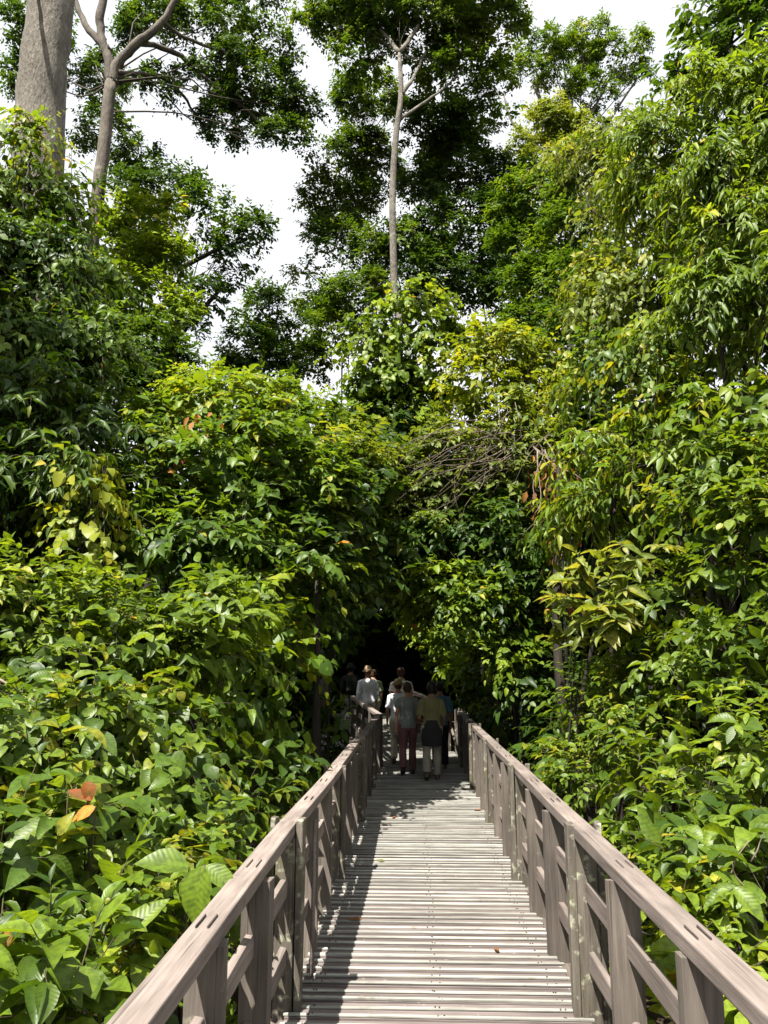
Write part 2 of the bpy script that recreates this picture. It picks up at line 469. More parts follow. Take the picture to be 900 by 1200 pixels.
# species: palette, leaf length, width, leaves per twig, twig length, droop, leaf droop, up, out
SP = {
    'ovate': dict(l=0.150, w=0.52, k=8, L=0.50, droop=0.35, ld=0.30, up=0.75, out=0.50),
    'large': dict(l=0.215, w=0.50, k=6, L=0.50, droop=0.35, ld=0.35, up=0.75, out=0.50),
    'heart': dict(l=0.125, w=0.80, k=8, L=0.55, droop=0.55, ld=0.55, up=0.55, out=0.75),
    'vine': dict(l=0.120, w=0.55, k=10, L=0.70, droop=0.85, ld=0.55, up=0.55, out=0.70),
    'lance': dict(l=0.180, w=0.27, k=9, L=0.55, droop=0.55, ld=0.60, up=0.60, out=0.60),
    'whorl': dict(l=0.230, w=0.40, k=7, L=0.22, droop=0.15, ld=0.25, up=0.85, out=0.35, spread=1.7),
    'small': dict(l=0.090, w=0.50, k=10, L=0.45, droop=0.25, ld=0.20, up=0.80, out=0.40),
    'canopy': dict(l=0.250, w=0.52, k=9, L=0.75, droop=0.15, ld=0.15, up=0.75, out=0.45, spread=1.3),
}
TOTAL = [0]


def fill_lobe(lv, C, R, sp, dens, tint_c, scale=1.0, fill=0.5, gaps=0.25, twig=None, down=-0.35):
    """Twigs of leaves over the lumpy surface of one lobe of a crown, plus a looser inside."""
    s = SP[sp]
    l = s['l'] * scale; L = s['L'] * scale
    rm = float(np.mean(R))
    rs = max(min(rm * 0.36, 1.2), 0.18)                      # lump radius
    sh = 0.34 if lv.lod == 2 else 0.22
    R = np.maximum(R - sh * rs - sh * L, R * 0.5)
    area = 4 * math.pi * ((R[0] * R[1]) ** 1.6 / 3 + (R[0] * R[2]) ** 1.6 / 3 + (R[1] * R[2]) ** 1.6 / 3) ** (1 / 1.6)
    nl = max(8, int(area / (rs * rs) * 0.62))
    d = unit(RNG.normal(size=(nl * 2, 3)))
    d = d[d[:, 2] > down - 0.5 * RNG.random(len(d))][:nl]
    # thin the side that faces away from the clearing
    d = d[(d[:, 1] < 0.45) | (RNG.random(len(d)) < 0.6)]
    d = d[RNG.random(len(d)) > gaps]
    lc = C + d * R * RNG.uniform(0.50, 1.12, (len(d), 1))
    lr = rs * RNG.uniform(0.6, 1.25, len(d))
    ltint = np.clip(RNG.normal(tint_c, 0.15, len(d)), 0.02, 0.95)
    dens = dens * {0: 0.74, 1: 0.86, 2: 1.35}[lv.lod]
    per = dens * 4 * math.pi * lr ** 2 * 0.55 / (0.55 * s['w'] * l * l * s['k'])
    cnt = RNG.poisson(np.clip(per, 1, 400))
    idx = np.repeat(np.arange(len(d)), cnt)
    if len(idx):
        o = unit(RNG.normal(size=(len(idx), 3)) + d[idx] * 0.9 + UP * 0.35)
        P = lc[idx] + o * (lr[idx] * RNG.uniform(0.25, 0.95, len(idx)))[:, None] * np.array([1, 1, 0.8])
        D = unit(o * 0.9 + d[idx] * 0.4 + RNG.normal(0, 0.45, (len(idx), 3)))
        pos, ax, nn, ln, tw = sprays(P, D, unit(o * 0.6 + d[idx]), L, s['k'], l, s['droop'], s['ld'], s['up'], s['out'], s.get('spread', 1.0))
        tt = np.repeat(ltint[idx] + RNG.normal(0, 0.06, len(idx)), s['k']) + RNG.normal(0, 0.13, len(pos))
        tt = np.minimum(tt, 0.95)
        hot = RNG.random(len(pos)) < 0.005
        tt[hot] = RNG.uniform(0.93, 1.0, hot.sum())
        lv.put(pos, ax, nn, ln, np.clip(tt, 0, 1))
        TOTAL[0] += len(pos)
        if twig: lv.twigs(tw, twig)
    nf = int(fill * area / (l * l) * 0.55)
    if nf:
        o = unit(RNG.normal(size=(nf, 3)))
        P = C + o * R * (RNG.random((nf, 1)) ** 0.45 * 0.66)
        ax = unit(RNG.normal(size=(nf, 3))); nn = RNG.normal(size=(nf, 3)) + UP * 0.5 + o * 0.5
        nn = unit(nn - ax * np.sum(nn * ax, axis=1, keepdims=True))
        lv.put(P, ax, nn, l * RNG.uniform(0.9, 1.9, nf), np.clip(RNG.normal(tint_c * 0.75, 0.1, nf), 0, 1))  # inner leaves tinted darker, shade between the lumps put into colour
        TOTAL[0] += nf


def lobe_world(lb):
    if lb[0] == 'w': return np.array(lb[1:4], float), np.array(lb[4:7], float)
    px, py, Y, rx, ry = lb[:5]
    c, mpp = at(px, py, Y)
    a, b = rx * mpp, ry * mpp
    dpt = lb[5] if len(lb) > 5 and lb[5] else 0.5 * (a + b)
    return c, np.array([a, dpt, b])


def plant(name, label, cat, pal, sp, lobes, lod=1, dens=1.0, tint=0.5, scale=1.0, fill=0.5, gaps=0.25, twig=None, stems=1,
          stem_r=0.03, bark=None, trunk=None, limbs=(), base=None, group=None, crown_name=None, stem_name=None, limb_r=0.5, down=-0.35, autolimb=True, dmat=None):
    W = [lobe_world(lb) for lb in lobes]
    cx = np.mean([w[0] for w, lb in zip(W, lobes) if lb[0] != 'w'], axis=0)
    if trunk:
        tp = [at(*t[:3]) for t in trunk]
        tpts = [t[0] for t in tp]; trad = [trunk[i][3] * tp[i][1] * 0.5 for i in range(len(trunk))]
        b = np.array([tpts[0][0], tpts[0][1], GROUND - 0.1])
    elif base is not None:
        b = np.array([base[0], base[1], GROUND - 0.1])
    else:
        b = np.array([cx[0], cx[1] + 0.6 * float(np.mean([w[1][1] for w in W])), GROUND - 0.1])
        cx = cx + np.array([0, 0.35 * float(np.mean([w[1][1] for w in W])), 0])
    if -2.9 < b[0] < 1.5 and 18 < b[1] < 28: b[0] = -3.4 if b[0] < 0.1 else 1.9
    if b[0] > -1.25 and b[0] < 1.45 and b[1] < 26: b[0] = -1.45 if b[0] < 0.1 else 1.6
    root = tag(empty(name, b), label, cat, group)
    is_tree = cat == 'tree'
    if not trunk: stem_r = min(stem_r, 0.08) * 0.6
    mb = MB()
    if trunk:
        if tpts[0][2] > GROUND + 0.3:
            tpts = [b] + tpts; trad = [trad[0] * 1.35] + trad
        P2, R2 = curve(tpts, trad, 6, min(trad) * 0.04)
        mb.tube(P2, R2, 16, rough=0.07)
        for lim in limbs:
            lp = [at(*q[:3]) for q in lim]
            pts, rad = curve([q[0] for q in lp], [lim[i][3] * lp[i][1] * 0.5 for i in range(len(lp))], 5, 0.02)
            mb.tube(pts, rad, 10, 0, rough=0.08)
        start = tpts[-1]; r0 = trad[-1]
        src = [np.array(p) for p in P2[len(P2) // 2:]]
    else:
        start = cx * np.array([1, 1, 1.0]); r0 = stem_r
        for k in range(stems):
            bb = b + np.array([RNG.normal(0, 0.12), RNG.normal(0, 0.12), 0]) * (k > 0)
            tgt = cx if k == 0 else W[k % len(W)][0]
            line = bend(bb, tgt, 6, 0.05)
            if in_way(np.array(line)).any():                    # grow up clear of the path first, then lean over it
                if k: continue
                up = np.array([bb[0], bb[1], tgt[2] - 0.3])
                line = curve([bb, bb * 0.4 + up * 0.6, up, tgt], [1, 1, 1, 1], 4)[0]
                bad = np.nonzero(in_way(np.array(line)))[0]
                if len(bad): line = line[:max(2, bad[0])]
            mb.tube(line, np.linspace(stem_r, stem_r * 0.55, len(line)), 7, rough=0.1)
        src = [cx] if in_way(np.array(bend(b, cx, 6, 0.0))).any() else [cx, b * 0.4 + cx * 0.6]
    if autolimb:
        for (c, R) in W:
            s0 = min(src, key=lambda p: np.linalg.norm(p - c) + 0.6 * max(0, p[2] - c[2]))
            rr = max(r0 * limb_r, 0.008)
            if not mb.tube(bend(s0, c, 5, 0.07), np.linspace(rr, rr * 0.4, 6), 6, 1, rough=0.1, avoid=True): continue
            for q in range(5):
                e = c + unit(RNG.normal(size=3) + UP * 0.3) * R * 0.85
                m0 = s0 * 0.35 + c * 0.65
                mb.tube(bend(m0, e, 4, 0.09), np.linspace(rr * 0.5, rr * 0.12, 5), 5, 1, rough=0.1, avoid=True)
    mb.build(stem_name or ('trunk' if is_tree else 'stem'), [bark or M_BARK_DARK, M_LIMB if bark else M_BARK_DARK], root, origin=b)
    lv = Leaves(lod, SP[sp]['w'])
    for lb, (c, R) in zip(lobes, W):
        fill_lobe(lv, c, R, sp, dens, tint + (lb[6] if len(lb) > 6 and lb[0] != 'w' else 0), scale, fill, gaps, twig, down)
    lv.build(crown_name or ('crown' if is_tree else 'foliage'), LM[pal, lod], root, origin=b)
    return root

# ------------------------------------------------------------------ the ground and the boardwalk
def make_ground():
    n = 120
    ax = np.sign(np.linspace(-1, 1, n)) * np.abs(np.linspace(-1, 1, n)) ** 3 * 600
    X, Y = np.meshgrid(ax, ax + 8)
    Z = GROUND + 0.12 * np.sin(X * 0.9 + 1) * np.cos(Y * 0.7) + 0.07 * np.sin(X * 2.3 + Y * 1.7)
    v = np.stack([X, Y, Z], -1).reshape(-1, 3)
    f = [(j * n + i, j * n + i + 1, (j + 1) * n + i + 1, (j + 1) * n + i) for j in range(n - 1) for i in range(n - 1)]
    mb = MB(); mb.add(v, f, 0.5, 0, True)
    tag(mb.build('ground', M_SOIL), kind='structure')


make_ground()

KL, KR = np.array([-0.765, 17.1]), np.array([0.98, 18.4])    # where the railings turn
DIR = unit(np.array([-0.85, 3.6]))                           # heading of the rising stretch
NRM = np.array([DIR[1], -DIR[0]])
RISE = 0.068


def ramp_m(u, v, w):
    """Matrix at u along, v across, w above the rising stretch beyond the bend."""
    p = np.array([0.11, 17.2]) + DIR * u + NRM * v
    return Matrix.Translation((p[0], p[1], w + max(0.0, u) * RISE)) @ Matrix.Rotation(math.atan2(-DIR[0], DIR[1]), 4, 'Z') @ Matrix.Rotation(math.atan(RISE), 4, 'X')


def make_deck():
    root = tag(empty('boardwalk_path', (0.1, 8, 0)), kind='structure')
    o = (0.1, 8, 0)
    mb = MB()
    y = -1.4
    k = 0
    while y < 17.05:
        x0 = -0.745 + random.uniform(-0.02, 0.012); x1 = 0.945 + random.uniform(-0.012, 0.02)
        dz = random.uniform(-0.004, 0.002); dy = random.uniform(-0.003, 0.003)
        tilt = random.uniform(-0.006, 0.006)
        m = Matrix.Translation((0, y + dy, dz)) @ Matrix.Rotation(random.uniform(-0.004, 0.004), 4, 'Z')
        t = random.random()
        mb.box((x0, 0.0, -0.035), (x1, 0.102 + random.uniform(-0.006, 0.008), -0.004 + tilt * 0.3), m, 0, 0.002, t)
        mb.box((x0 - random.uniform(0, 0.018), 0.006, -0.004 + 0.002), (x1 + random.uniform(0, 0.018), 0.032 + random.uniform(-0.004, 0.004), 0.010 + random.uniform(-0.003, 0.003)), m, 1, 0.0025)
        if 1.5 < y < 11:                                       # nail heads, darkened by rust
            for xn in (-0.62, -0.60, 0.10, 0.12, 0.80, 0.82):
                xx = xn + random.uniform(-0.03, 0.03); yy = 0.018 + random.uniform(-0.006, 0.006)
                mb.box((xx - 0.0045, yy - 0.0045, 0.004), (xx + 0.0045, yy + 0.0045, 0.0155), m, 2, 0.001)
        y += 0.12
        k += 1
    for k in range(70):
        u = -0.1 + k * 0.12
        m = ramp_m(u, 0, 0)
        wl = -0.86 - 0.0 * u; wr = 0.93 + (0.10 if u < 1.2 else 0)
        mb.box((wl, 0, -0.035), (wr, 0.114, -0.008), m, 0, 0.0015)
        mb.box((wl, 0.006, -0.006), (wr, 0.036, 0.009), m, 1, 0.0015)
    mb.build('planking', [M_PLANK, M_STRIP, M_SLOT], root, o, bevel=0.003)
    mb = MB()
    for x in (-0.86, 0.985):                                   # ledge beams that show beside the plank ends
        yy = -1.4
        while yy < 16.8:
            ln = 2.85
            mb.box((x - 0.10, yy + 0.004, -0.165), (x + 0.105, min(yy + ln, 17.0) - 0.004, -0.040), None, 0, 0.002)
            yy += ln
    for x in (-0.3, 0.45):
        mb.box((x - 0.05, -1.4, -0.20), (x + 0.05, 17.1, -0.04))
    mb.build('stringer', M_BEAM, root, o, bevel=0.006)
    for yy in [4.95 + 2.85 * i for i in range(-2, 5)] + [19.5, 22.0]:
        mb = MB()
        for x in (-0.7, 0.85):
            mb.box((x - 0.08, yy + 0.12, GROUND - 0.4), (x + 0.08, yy + 0.27, -0.2), None, 0, 0.006)
        mb.box((-0.95, yy + 0.13, -0.31), (1.08, yy + 0.25, -0.205), None, 0, 0.004)
        mb.build('trestle', M_POST, root, o, bevel=0.008)


make_deck()
MAIN = [4.95 + 2.85 * i for i in range(-2, 5)]                # -0.75 2.1 4.95 7.8 10.65 13.5 16.35


def make_railing(side, label):
    """One straight railing: cap, two lower rails, lichen covered main posts and two slimmer posts in each bay."""
    s = -1 if side < 0 else 1
    xc = -0.767 if s < 0 else 0.977
    end = 17.1 if s < 0 else 18.4
    root = tag(empty('wooden_railing', (xc, 9, 0)), label, 'railing')
    o = (xc, 9, 0)
    inn = -s                                                   # towards the deck
    ys = MAIN + ([18.25] if s > 0 else [])
    # cap, in boards that butt at the main posts
    cuts = [-1.4] + [m + 0.05 for m in ys if m > 0]
    cuts[-1] = end if cuts[-1] > end - 0.6 else cuts[-1]
    if cuts[-1] < end: cuts.append(end)
    for a, b in zip(cuts[:-1], cuts[1:]):
        mb = MB()
        d0, d1 = random.uniform(-0.008, 0.008), random.uniform(-0.008, 0.008)
        n = 6
        vs, fs = [], []
        for i in range(n + 1):
            t = i / n; y = a + 0.002 + (b - a - 0.004) * t
            x = xc + d0 * (1 - t) + d1 * t + 0.006 * math.sin(t * 3.1 + a)
            z = 0.006 * math.sin(t * 2.6 + a * 2)
            for (dx, dz) in ((-0.056, 0.935), (0.056, 0.935), (0.056, 1.002), (-0.056, 1.002)):
                vs.append((x + dx, y, dz + z))
        for i in range(n):
            for k in range(4):
                k2 = (k + 1) % 4
                fs.append((i * 4 + k, i * 4 + k2, i * 4 + 4 + k2, i * 4 + 4 + k))
        fs += [(3, 2, 1, 0), (n * 4, n * 4 + 1, n * 4 + 2, n * 4 + 3)]
        fs = [tuple(reversed(f)) for f in fs]
        mb.add(vs, fs)
        cap = mb.build('cap_rail', M_CAP, root, o, bevel=0.007)
    for hz, th in ((0.60, 0.10), (0.24, 0.10)):
        for a, b in zip(ys[:-1], ys[1:]):
            if b < 0: continue
            mb = MB()
            mb.box((xc + s * 0.005 - 0.02, a + 0.055, hz), (xc + s * 0.005 + 0.02, b - 0.055, hz + th), None, 0, 0.006)
            mb.build('lower_rail', M_CAP, root, o, bevel=0.005)
    for i, m in enumerate(ys):
        if m < 0: continue
        mb = MB()
        top = 1.012 + random.uniform(-0.004, 0.02)
        h = 0.052
        x0, x1 = sorted((xc + inn * 0.105, xc + inn * 0.058))
        mb.box((x0, m - h, -0.30), (x1, m + h, top), None, 0, 0.008)                       # inner cheek, up past the cap
        x0, x1 = sorted((xc + inn * 0.055, xc - inn * 0.060))
        mb.box((x0, m - h * 0.92, -0.30), (x1, m + h * 0.92, 0.930), None, 0, 0.005)       # heart under the cap
        x0, x1 = sorted((xc - inn * 0.063, xc - inn * 0.098))
        mb.box((x0, m - h * 0.8, -0.30), (x1, m + h * 0.8, top + 0.004), None, 0, 0.008)   # outer cheek
        mb.build('main_post', M_LICHEN, root, o, bevel=0.006)
        if i + 1 < len(ys):
            gap = ys[i + 1] - m
            for q in ((1, 2) if gap > 2.2 else (1,)):
                y = m + gap * q / (3 if gap > 2.2 else 2) + random.uniform(-0.05, 0.05)
                mb = MB()
                w = 0.068
                dx = random.uniform(-0.008, 0.008) + inn * 0.012
                mb.box((xc + dx - w, y - 0.036, -0.16), (xc + dx + w, y + 0.036, 0.932), None, 0, 0.006)
                for tx in (-0.022, 0.022):                     # tenon ends that show in the cap
                    mb.box((xc + tx - 0.003, y - 0.075, 0.99), (xc + tx + 0.003, y + 0.065, 1.0065), None, 1, 0.001)
                mb.build('slim_post', [M_POST, M_SLOT], root, o, bevel=0.005)
    if s < 0:                                                  # the loose lath leaning on the second bay
        mb = MB()
        mb.tube([(-0.66, 5.35, 0.03), (-0.70, 5.75, 0.88)], [0.016, 0.016], 4)
        mb.build('loose_lath', M_CAP, root, o)
    else:                                                      # brace at the foot of the far end post
        mb = MB()
        mb.tube([(0.80, 18.3, 0.62), (0.93, 16.9, 0.02)], [0.035, 0.04], 4)
        mb.build('brace', M_POST, root, o)
    return root


make_railing(-1, 'weathered wooden railing along the left edge of the boardwalk beside the bushy thicket')
make_railing(1, 'weathered wooden railing along the right edge of the boardwalk, sunlit on its inner side')


def make_ramp_railing(side, length, label):
    v = -0.905 if side < 0 else 0.93
    p0 = ramp_m(0, v, 0).translation
    root = tag(empty('ramp_railing', p0), label, 'railing')
    o = tuple(p0)
    u0 = 0.0 if side < 0 else 1.3
    n = int(round((length - u0) / 0.9))
    for hz, ex in ((0.935, 0.25), (0.60, 0.0), (0.26, -0.12)):
        mb = MB()
        m = ramp_m(0, v, 0)
        w = 0.056 if hz > 0.9 else 0.022
        mb.box((-w, u0 + 0.0, hz), (w, length + ex, hz + (0.067 if hz > 0.9 else 0.10)), m, 0, 0.004)
        mb.build('cap_rail' if hz > 0.9 else 'lower_rail', M_CAP, root, o, bevel=0.006)
    for i in range(1 if side < 0 else 0, n + 1):
        u = u0 + (length - u0) * i / n
        mb = MB()
        mb.box((-0.068, u - 0.04, -0.6), (0.068, u + 0.04, 0.932), ramp_m(0, v, 0), 0, 0.006)
        mb.build('post', M_LICHEN if i % 3 == 0 else M_POST, root, o, bevel=0.005)
    return root


make_ramp_railing(-1, 3.5, 'short wooden railing that turns left up the rise past the walkers, with bare rail ends')
make_ramp_railing(1, 7.0, 'dark wooden railing beyond the bend, along the far side of the rise behind the walkers')


def fallen_leaf(x, y, ln, ang, mat, label):
    Vt, Tt, Qt, AC, AL = TEMPL[0]
    me = bpy.data.meshes.new('fallen_leaf')
    V = Vt * np.array([0.5, 1, 0.35]) * ln
    me.from_pydata([tuple(v) for v in V], [], [tuple(t) for t in Tt] + [tuple(q) for q in Qt])
    for nm, dat in (('tint', np.full(len(V), 0.5)), ('across', AC), ('along', AL)):
        a = me.attributes.new(nm, 'FLOAT', 'POINT'); a.data.foreach_set('value', dat.astype(np.float32))
    me.materials.append(mat)
    me.polygons.foreach_set('use_smooth', [True] * len(me.polygons))
    o = bpy.data.objects.new('fallen_leaf', me); COL.objects.link(o)
    o.location = (x, y, 0.016); o.rotation_euler = (0, 0, ang)
    tag(o, label, 'leaf')


fallen_leaf(-0.32, 8.45, 0.12, 1.2, LM['yel', 0], 'yellow green leaf lying on the boards left of the middle, beyond the sunlit patch')
fallen_leaf(-0.42, 6.55, 0.13, 1.5, LM['dead', 0], 'rusty leaf lying flat on a pale strip near the left end of the boards')
fallen_leaf(-0.70, 8.1, 0.12, 0.4, LM['dead', 0], 'small red brown leaf lying at the foot of the left posts')
fallen_leaf(-0.25, 10.9, 0.10, 2.4, LM['dead', 0], 'dark dry leaf lying on the shaded boards behind the walkers')
fallen_leaf(0.88, 11.4, 0.15, 0.8, LM['dead', 0], 'dry brown leaf lying against the right railing on shaded boards')
fallen_leaf(0.55, 5.9, 0.07, 0.3, LM['dead', 0], 'tiny curled leaf lying on the sunlit boards near the right railing')
# ------------------------------------------------------------------ trees
plant('forest_tree', 'thick pale straight trunk rising out of the vine covered mound at top left', 'tree', 'deep', 'canopy',
      [(40, -190, 15, 120, 60), (140, -150, 16, 90, 60), (-60, -120, 15, 80, 70), ('w', -10.2, 4.4, 16, 2.8, 2.4, 1.5), ('w', -12.5, 7.5, 16, 2.8, 2.6, 1.5)], lod=2, dens=0.6, gaps=0.35, fill=0.15, scale=0.9, limb_r=0.10,  # world-placed lobes are out of view, added to shade the vine mound
      trunk=[(40, 300, 14, 60), (47, 130, 14, 54), (58, 20, 14, 51), (66, -60, 14, 50), (75, -160, 14.2, 46)], bark=M_BARK_PALE)
plant('forest_tree', 'tall pale forked tree with long limbs spreading right across the white sky', 'tree', 'deep', 'canopy',
      [(225, 40, 27, 75, 40), (300, 110, 27, 50, 34), (335, 165, 27, 40, 26), (345, 120, 27.5, 32, 26), (265, 145, 28, 34, 30), (230, 105, 28, 30, 24), (180, 100, 26, 26, 22), (255, 75, 26.5, 50, 30),
       (45, 35, 27, 40, 34), (60, 95, 28, 46, 40), (130, 160, 28, 44, 30), (165, 190, 28, 32, 22), (310, 60, 27, 40, 26), (180, 20, 27, 40, 24), (280, 10, 27, 50, 22), (120, 95, 29, 34, 30)],
      lod=2, dens=0.72, gaps=0.32, fill=0.15, scale=0.70, tint=0.40,
      trunk=[(104, 330, 25, 16), (110, 270, 25, 15), (122, 170, 25, 14.5), (130, 96, 25, 13.5)],
      limbs=[[(130, 98, 25, 13.4), (126, 66, 25, 10.5), (118, 40, 25, 9.0), (118, 15, 25, 10.2), (130, -40, 25, 6.8)], [(128, 60, 25, 9.5), (100, 28, 25.3, 7.5), (84, -10, 25.5, 5.4)],
             [(130, 98, 25, 13.4), (139, 72, 25, 11), (160, 52, 25, 10.9), (190, 25, 25, 8.2), (212, -10, 25, 6.1)], [(162, 50, 25, 6.8), (205, 62, 26, 6.1), (240, 92, 26.5, 4.8), (290, 130, 27, 3.4), (330, 165, 27, 2.0)],
             [(140, 85, 25, 6.1), (185, 90, 26, 4.8), (215, 112, 27, 3.4), (235, 145, 28, 2.0)], [(190, 26, 25, 4.8), (225, 48, 26, 4.1), (300, 70, 27, 2.7)]],
      bark=M_BARK_GREY, limb_r=0.18)
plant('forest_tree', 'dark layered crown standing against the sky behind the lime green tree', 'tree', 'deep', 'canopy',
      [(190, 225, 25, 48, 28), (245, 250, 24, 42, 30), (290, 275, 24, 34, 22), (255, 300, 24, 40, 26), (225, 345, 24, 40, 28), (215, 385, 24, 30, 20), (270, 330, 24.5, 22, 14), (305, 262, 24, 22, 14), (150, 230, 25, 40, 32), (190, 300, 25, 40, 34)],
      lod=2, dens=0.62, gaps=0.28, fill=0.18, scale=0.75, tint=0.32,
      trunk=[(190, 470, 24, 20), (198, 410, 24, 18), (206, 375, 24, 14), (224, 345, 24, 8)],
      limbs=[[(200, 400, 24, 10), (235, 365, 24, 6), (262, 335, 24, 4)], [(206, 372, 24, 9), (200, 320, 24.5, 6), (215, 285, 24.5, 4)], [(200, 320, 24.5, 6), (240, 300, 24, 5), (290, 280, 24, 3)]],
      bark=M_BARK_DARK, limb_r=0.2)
plant('forest_tree', 'small lime green tree just right of the pale forked trunk', 'tree', 'lime', 'canopy',
      [(165, 262, 17, 42, 26), (200, 255, 17.3, 24, 20), (140, 300, 17, 34, 34), (190, 310, 17, 36, 40), (160, 350, 16.5, 44, 36), (205, 370, 16.6, 34, 32), (120, 345, 16.5, 30, 36)],
      lod=2, dens=0.9, scale=0.62, tint=0.52, stem_r=0.10)
plant('forest_tree', 'dark bushy tree below the lime green one, merging with the vine mound', 'tree', 'deep', 'canopy',
      [(165, 410, 15, 55, 40), (110, 400, 14.5, 46, 50), (205, 440, 15.5, 34, 34), (150, 460, 14.5, 60, 40), (80, 430, 14, 40, 50)],
      lod=2, dens=1.0, scale=0.6, tint=0.52, stem_r=0.12)
plant('forest_tree', 'dark rounded tree in the sky gap left of the tall slim trunk', 'tree', 'deep', 'canopy',
      [(312, 368, 23, 38, 30), (290, 400, 22.5, 30, 26), (340, 395, 23, 36, 32), (310, 430, 22.5, 48, 28), (355, 430, 23, 34, 30), (276, 432, 22, 20, 20)],
      lod=2, dens=0.9, scale=0.62, tint=0.42, stem_r=0.14)
plant('forest_tree', 'pale feathery light green crown low in the sky gap', 'tree', 'lime', 'canopy',
      [(358, 322, 30, 20, 16), (385, 350, 30, 30, 26), (395, 395, 29, 34, 34), (372, 365, 30, 20, 18)], lod=2, dens=0.8, scale=0.75, tint=0.35, gaps=0.35, fill=0.3, stem_r=0.12)
plant('forest_tree', 'tall tree with bare slim pale trunk in the middle and a high dark crown', 'tree', 'deep', 'canopy',
      [(470, 20, 26, 60, 40), (430, 60, 26, 32, 40), (520, 30, 26, 56, 40), (570, 40, 26.5, 46, 40), (540, 85, 26, 44, 26), (405, 10, 26, 46, 22), (372, 20, 26, 30, 20), (600, 30, 26.5, 22, 22), (480, -30, 26, 120, 40), (585, 90, 27, 26, 22), (500, 75, 27, 34, 28)],
      lod=2, dens=0.75, gaps=0.37, fill=0.3, scale=0.72, tint=0.62,
      trunk=[(462, 420, 25, 9), (462, 340, 25, 8.6), (460, 230, 25, 7.6), (464, 160, 25, 7), (470, 110, 25, 6.2), (468, 60, 25, 4)],
      limbs=[[(467, 140, 25, 4), (500, 118, 25.4, 3), (530, 95, 25.8, 2), (548, 70, 26, 2)], [(470, 110, 25, 6), (484, 92, 25.2, 4), (500, 60, 26, 3)], [(468, 62, 25, 6), (450, 40, 25.5, 4), (430, 20, 26, 3)], [(468, 62, 25, 6), (490, 30, 25.5, 4)]],
      bark=M_BARK_PALE, limb_r=0.22)
plant('forest_tree', 'dark column of a tree between the sky gap and the slim pale trunk', 'tree', 'deep', 'canopy',
      [(415, 130, 30, 22, 40), (405, 190, 30, 30, 36), (378, 230, 29.5, 24, 26), (410, 250, 30, 36, 40), (385, 285, 29, 34, 30), (430, 310, 29, 40, 40), (420, 350, 28, 46, 36), (440, 200, 31, 34, 40), (370, 205, 29, 16, 14), (445, 120, 31, 30, 30)],
      lod=2, dens=0.85, gaps=0.30, fill=0.3, scale=0.74, tint=0.58, stem_r=0.2)
plant('forest_tree', 'big dark tree just right of the slim pale trunk', 'tree', 'deep', 'canopy',
      [(510, 160, 29, 40, 40), (500, 220, 29, 38, 44), (545, 190, 29, 46, 44), (490, 290, 28, 36, 44), (540, 265, 28.5, 50, 44), (585, 220, 30, 34, 40), (530, 330, 28, 56, 40), (580, 300, 29, 44, 44), (560, 135, 29, 40, 30), (600, 350, 28, 46, 40), (490, 355, 28, 36, 30)],
      lod=2, dens=0.95, gaps=0.34, fill=0.45, scale=0.78, tint=0.38, stem_r=0.22)
plant('forest_tree', 'airy tree with thin pale branches and rounded leaf clusters below the upper right sky', 'tree', 'mid', 'canopy',
      [(640, 55, 38, 30, 22), (690, 45, 38, 30, 22), (720, 70, 38, 32, 22), (745, 55, 38, 16, 22), (655, 95, 38, 32, 22), (700, 110, 38, 36, 18), (625, 85, 38, 26, 24), (748, 88, 38, 16, 12), (670, 70, 39, 30, 22)],
      lod=2, dens=0.62, gaps=0.32, fill=0.12, scale=0.72, tint=0.45,
      trunk=[(665, 330, 38, 8), (672, 240, 38, 7), (680, 160, 38, 6)],
      limbs=[[(676, 200, 38, 5), (650, 150, 38, 4), (625, 100, 38, 3)], [(680, 160, 38, 5), (700, 120, 38, 3), (722, 80, 38, 2)], [(676, 190, 38, 4), (715, 140, 38, 3), (745, 95, 38, 2)], [(680, 165, 38, 4), (668, 120, 38, 3), (660, 70, 38, 2)], [(660, 170, 38, 4), (605, 150, 38, 3), (590, 110, 38, 2)]],
      bark=M_BARK_PALE, limb_r=0.3)
plant('forest_tree', 'small yellowish round crown under the airy pale branched tree', 'tree', 'olive', 'canopy',
      [(640, 145, 31, 30, 24), (665, 160, 31, 28, 22), (655, 190, 30.5, 36, 26), (615, 165, 31, 20, 18)], lod=2, dens=0.9, scale=0.66, tint=0.62, stem_r=0.12)
plant('forest_tree', 'mid green tree filling the slope left of the bright vine wall', 'tree', 'mid', 'canopy',
      [(640, 235, 24, 46, 36), (690, 215, 22, 46, 40), (625, 290, 24, 44, 36), (675, 280, 22, 50, 44), (650, 340, 22, 56, 40), (610, 390, 22, 50, 36), (700, 340, 20, 46, 50), (670, 400, 20, 56, 40), (600, 260, 25, 34, 30)],
      lod=2, dens=1.0, scale=0.66, tint=0.36, stem_r=0.2)

